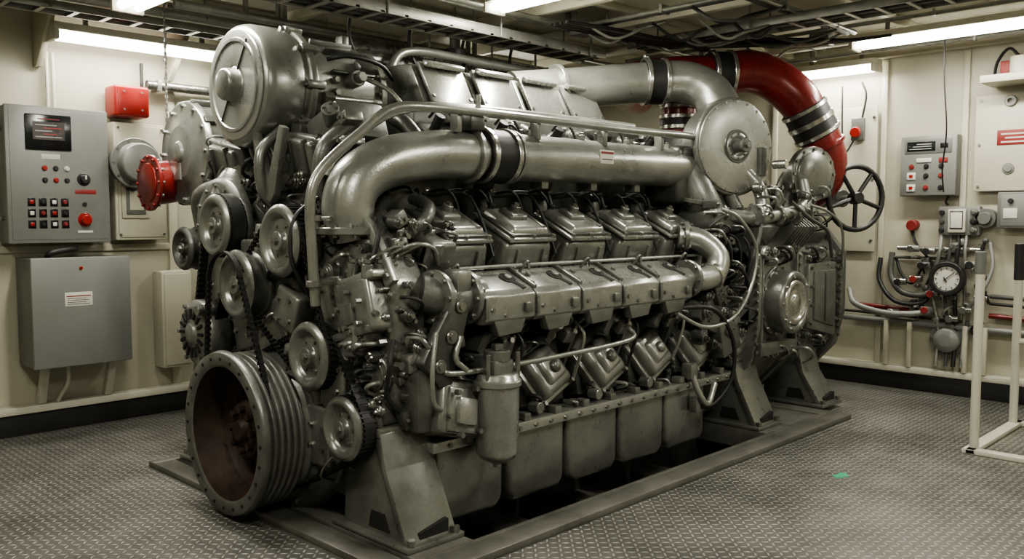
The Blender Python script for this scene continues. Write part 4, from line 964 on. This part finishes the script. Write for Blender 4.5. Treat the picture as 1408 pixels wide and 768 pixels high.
b.done()
e=empty('cable_tray')
b=B('tray_ladder',e)
for y in (5.86,6.04): b.bb((.6,y,2.80),(5.2,y+.012,2.86),GALV,.002)
for k in range(23): b.bb((.65+k*.2,5.86,2.80),(.68+k*.2,6.05,2.812),GALV,0)
for k in range(4): b.tube([(.6,5.89+k*.04,2.83),(2.0,5.90+k*.04,2.825),(3.6,5.89+k*.04,2.83),(5.2,5.9+k*.04,2.83)],.013,(BLACK,CABLE)[k%2],8)
for x in (.9,1.9,2.9,3.9,4.9): b.cyl((x,5.85,2.8),(x,5.85,ZC-.001),.007,GALV,seg=8)
b.done()
b=B('overhead_lagged_pipe')
b.tube([(3.5,5.25,2.45),(3.52,5.22,2.6),(3.65,5.2,2.70),(4.0,5.2,2.72),(5.2,5.18,2.72),(6.6,5.15,2.72),(7.85,5.15,2.72)],.085,FOIL,20)
for x in (4.4,5.6,7.0): b.cyl((x,5.2,2.7),(x,5.2,ZC-.001),.01,GALV,seg=8);clampring(b,(x,5.19,2.72),(1,0,0),.085,.04,GALV)
b.done()
b=B('overhead_lagged_pipe')
b.tube([(3.3,4.95,2.30),(3.32,4.94,2.5),(3.5,4.92,2.58),(4.2,4.92,2.58),(5.0,4.9,2.58),(5.3,4.75,2.58),(5.4,4.5,2.5)],.06,FOIL,16)
b.tube([(3.7,4.78,2.3),(3.72,4.78,2.55),(3.9,4.76,2.66),(4.6,4.76,2.66),(5.3,4.76,2.66)],.03,PIPE,12)
for x in (4.0,4.8): b.cyl((x,4.92,2.6),(x,4.92,ZC-.001),.008,GALV,seg=8);clampring(b,(x,4.92,2.58),(1,0,0),.06,.03,GALV)
b.cyl((4.35,4.85,2.66),(4.35,4.85,2.74),.09,BLACK);b.cyl((4.35,4.85,2.74),(4.35,4.85,2.84),.04,GALV);b.cyl((4.35,4.85,2.84),(4.35,4.85,ZC-.001),.01,GALV,seg=8)
b.done()
k_=0
for (x,z,ya,yb) in ((3.05,2.90,-1.5,4.2),(3.11,2.90,-1.5,4.2),(5.06,2.93,-1.5,4.2),(5.12,2.93,-1.5,4.2),(6.5,2.94,.6,4.9),(7.4,2.90,-1.5,4.9),(1.6,2.9,-1.5,5.7)):
    k_+=1;b=B('electrical_conduit');b.cyl((x,ya,z),(x,yb,z),.016,(GALV,CABLE,GALV)[k_%3],seg=8)
    for q in (.8,2.2,3.5): b.bb((x-.02,q,z-.02),(x+.02,q+.02,ZC-.081),GALV,0)
    b.done()
for (y,z,xa,xb,r_) in ((4.36,2.93,2.4,7.7,.02),(4.30,2.93,2.4,7.7,.02),(2.92,2.93,4.4,6.7,.02),(2.86,2.93,4.4,6.7,.02),(5.45,2.86,2.5,7.7,.03),(5.53,2.86,2.5,7.7,.02),(5.66,2.84,1.0,5.2,.035),(6.18,2.86,.8,7.5,.018),(6.23,2.86,.8,7.5,.018),(5.02,2.90,2.6,7.7,.03)):
    k_+=1;b=B('electrical_conduit');b.cyl((xa,y,z),(xb,y,z),r_,(GALV,CABLE,PIPE)[k_%3],seg=12)
    for q in (.15,.5,.85): x=xa+(xb-xa)*q;b.bb((x,y-.02,z-.02),(x+.02,y+.02,ZC-.001),GALV,0)
    b.done()
b=B('hanging_chain')
for k in range(34):
    z=3.03-k*.034
    b.box((2.50,5.6,z),(.008 if k%2 else .02,.02 if k%2 else .008,.04),BOLT,None,.003)
b.done()
b=B('hanging_cord');b.tube([(7.3,2.4,3.04),(7.32,2.4,2.6),(7.35,2.38,2.2),(7.5,2.45,1.9),(7.7,2.5,1.72)],.006,BLACK,6);b.done()

w=bpy.data.worlds.new('world');bpy.context.scene.world=w;w.use_nodes=True
w.node_tree.nodes['Background'].inputs[0].default_value=(.8,.8,.7,1);w.node_tree.nodes['Background'].inputs[1].default_value=.05
try: bpy.context.scene.view_settings.look='AgX - Medium High Contrast'
except Exception: pass
F_=1189.0;th=math.atan(84/F_);A=math.radians(44.4)
cam=bpy.data.objects.new('camera',bpy.data.cameras.new('camera'));bpy.context.collection.objects.link(cam)
cam.data.lens=36*F_/1408;cam.location=(0,0,1.5);cam.rotation_euler=(PI/2-th,0,A-PI/2);cam.data.clip_start=.05
bpy.context.scene.camera=cam
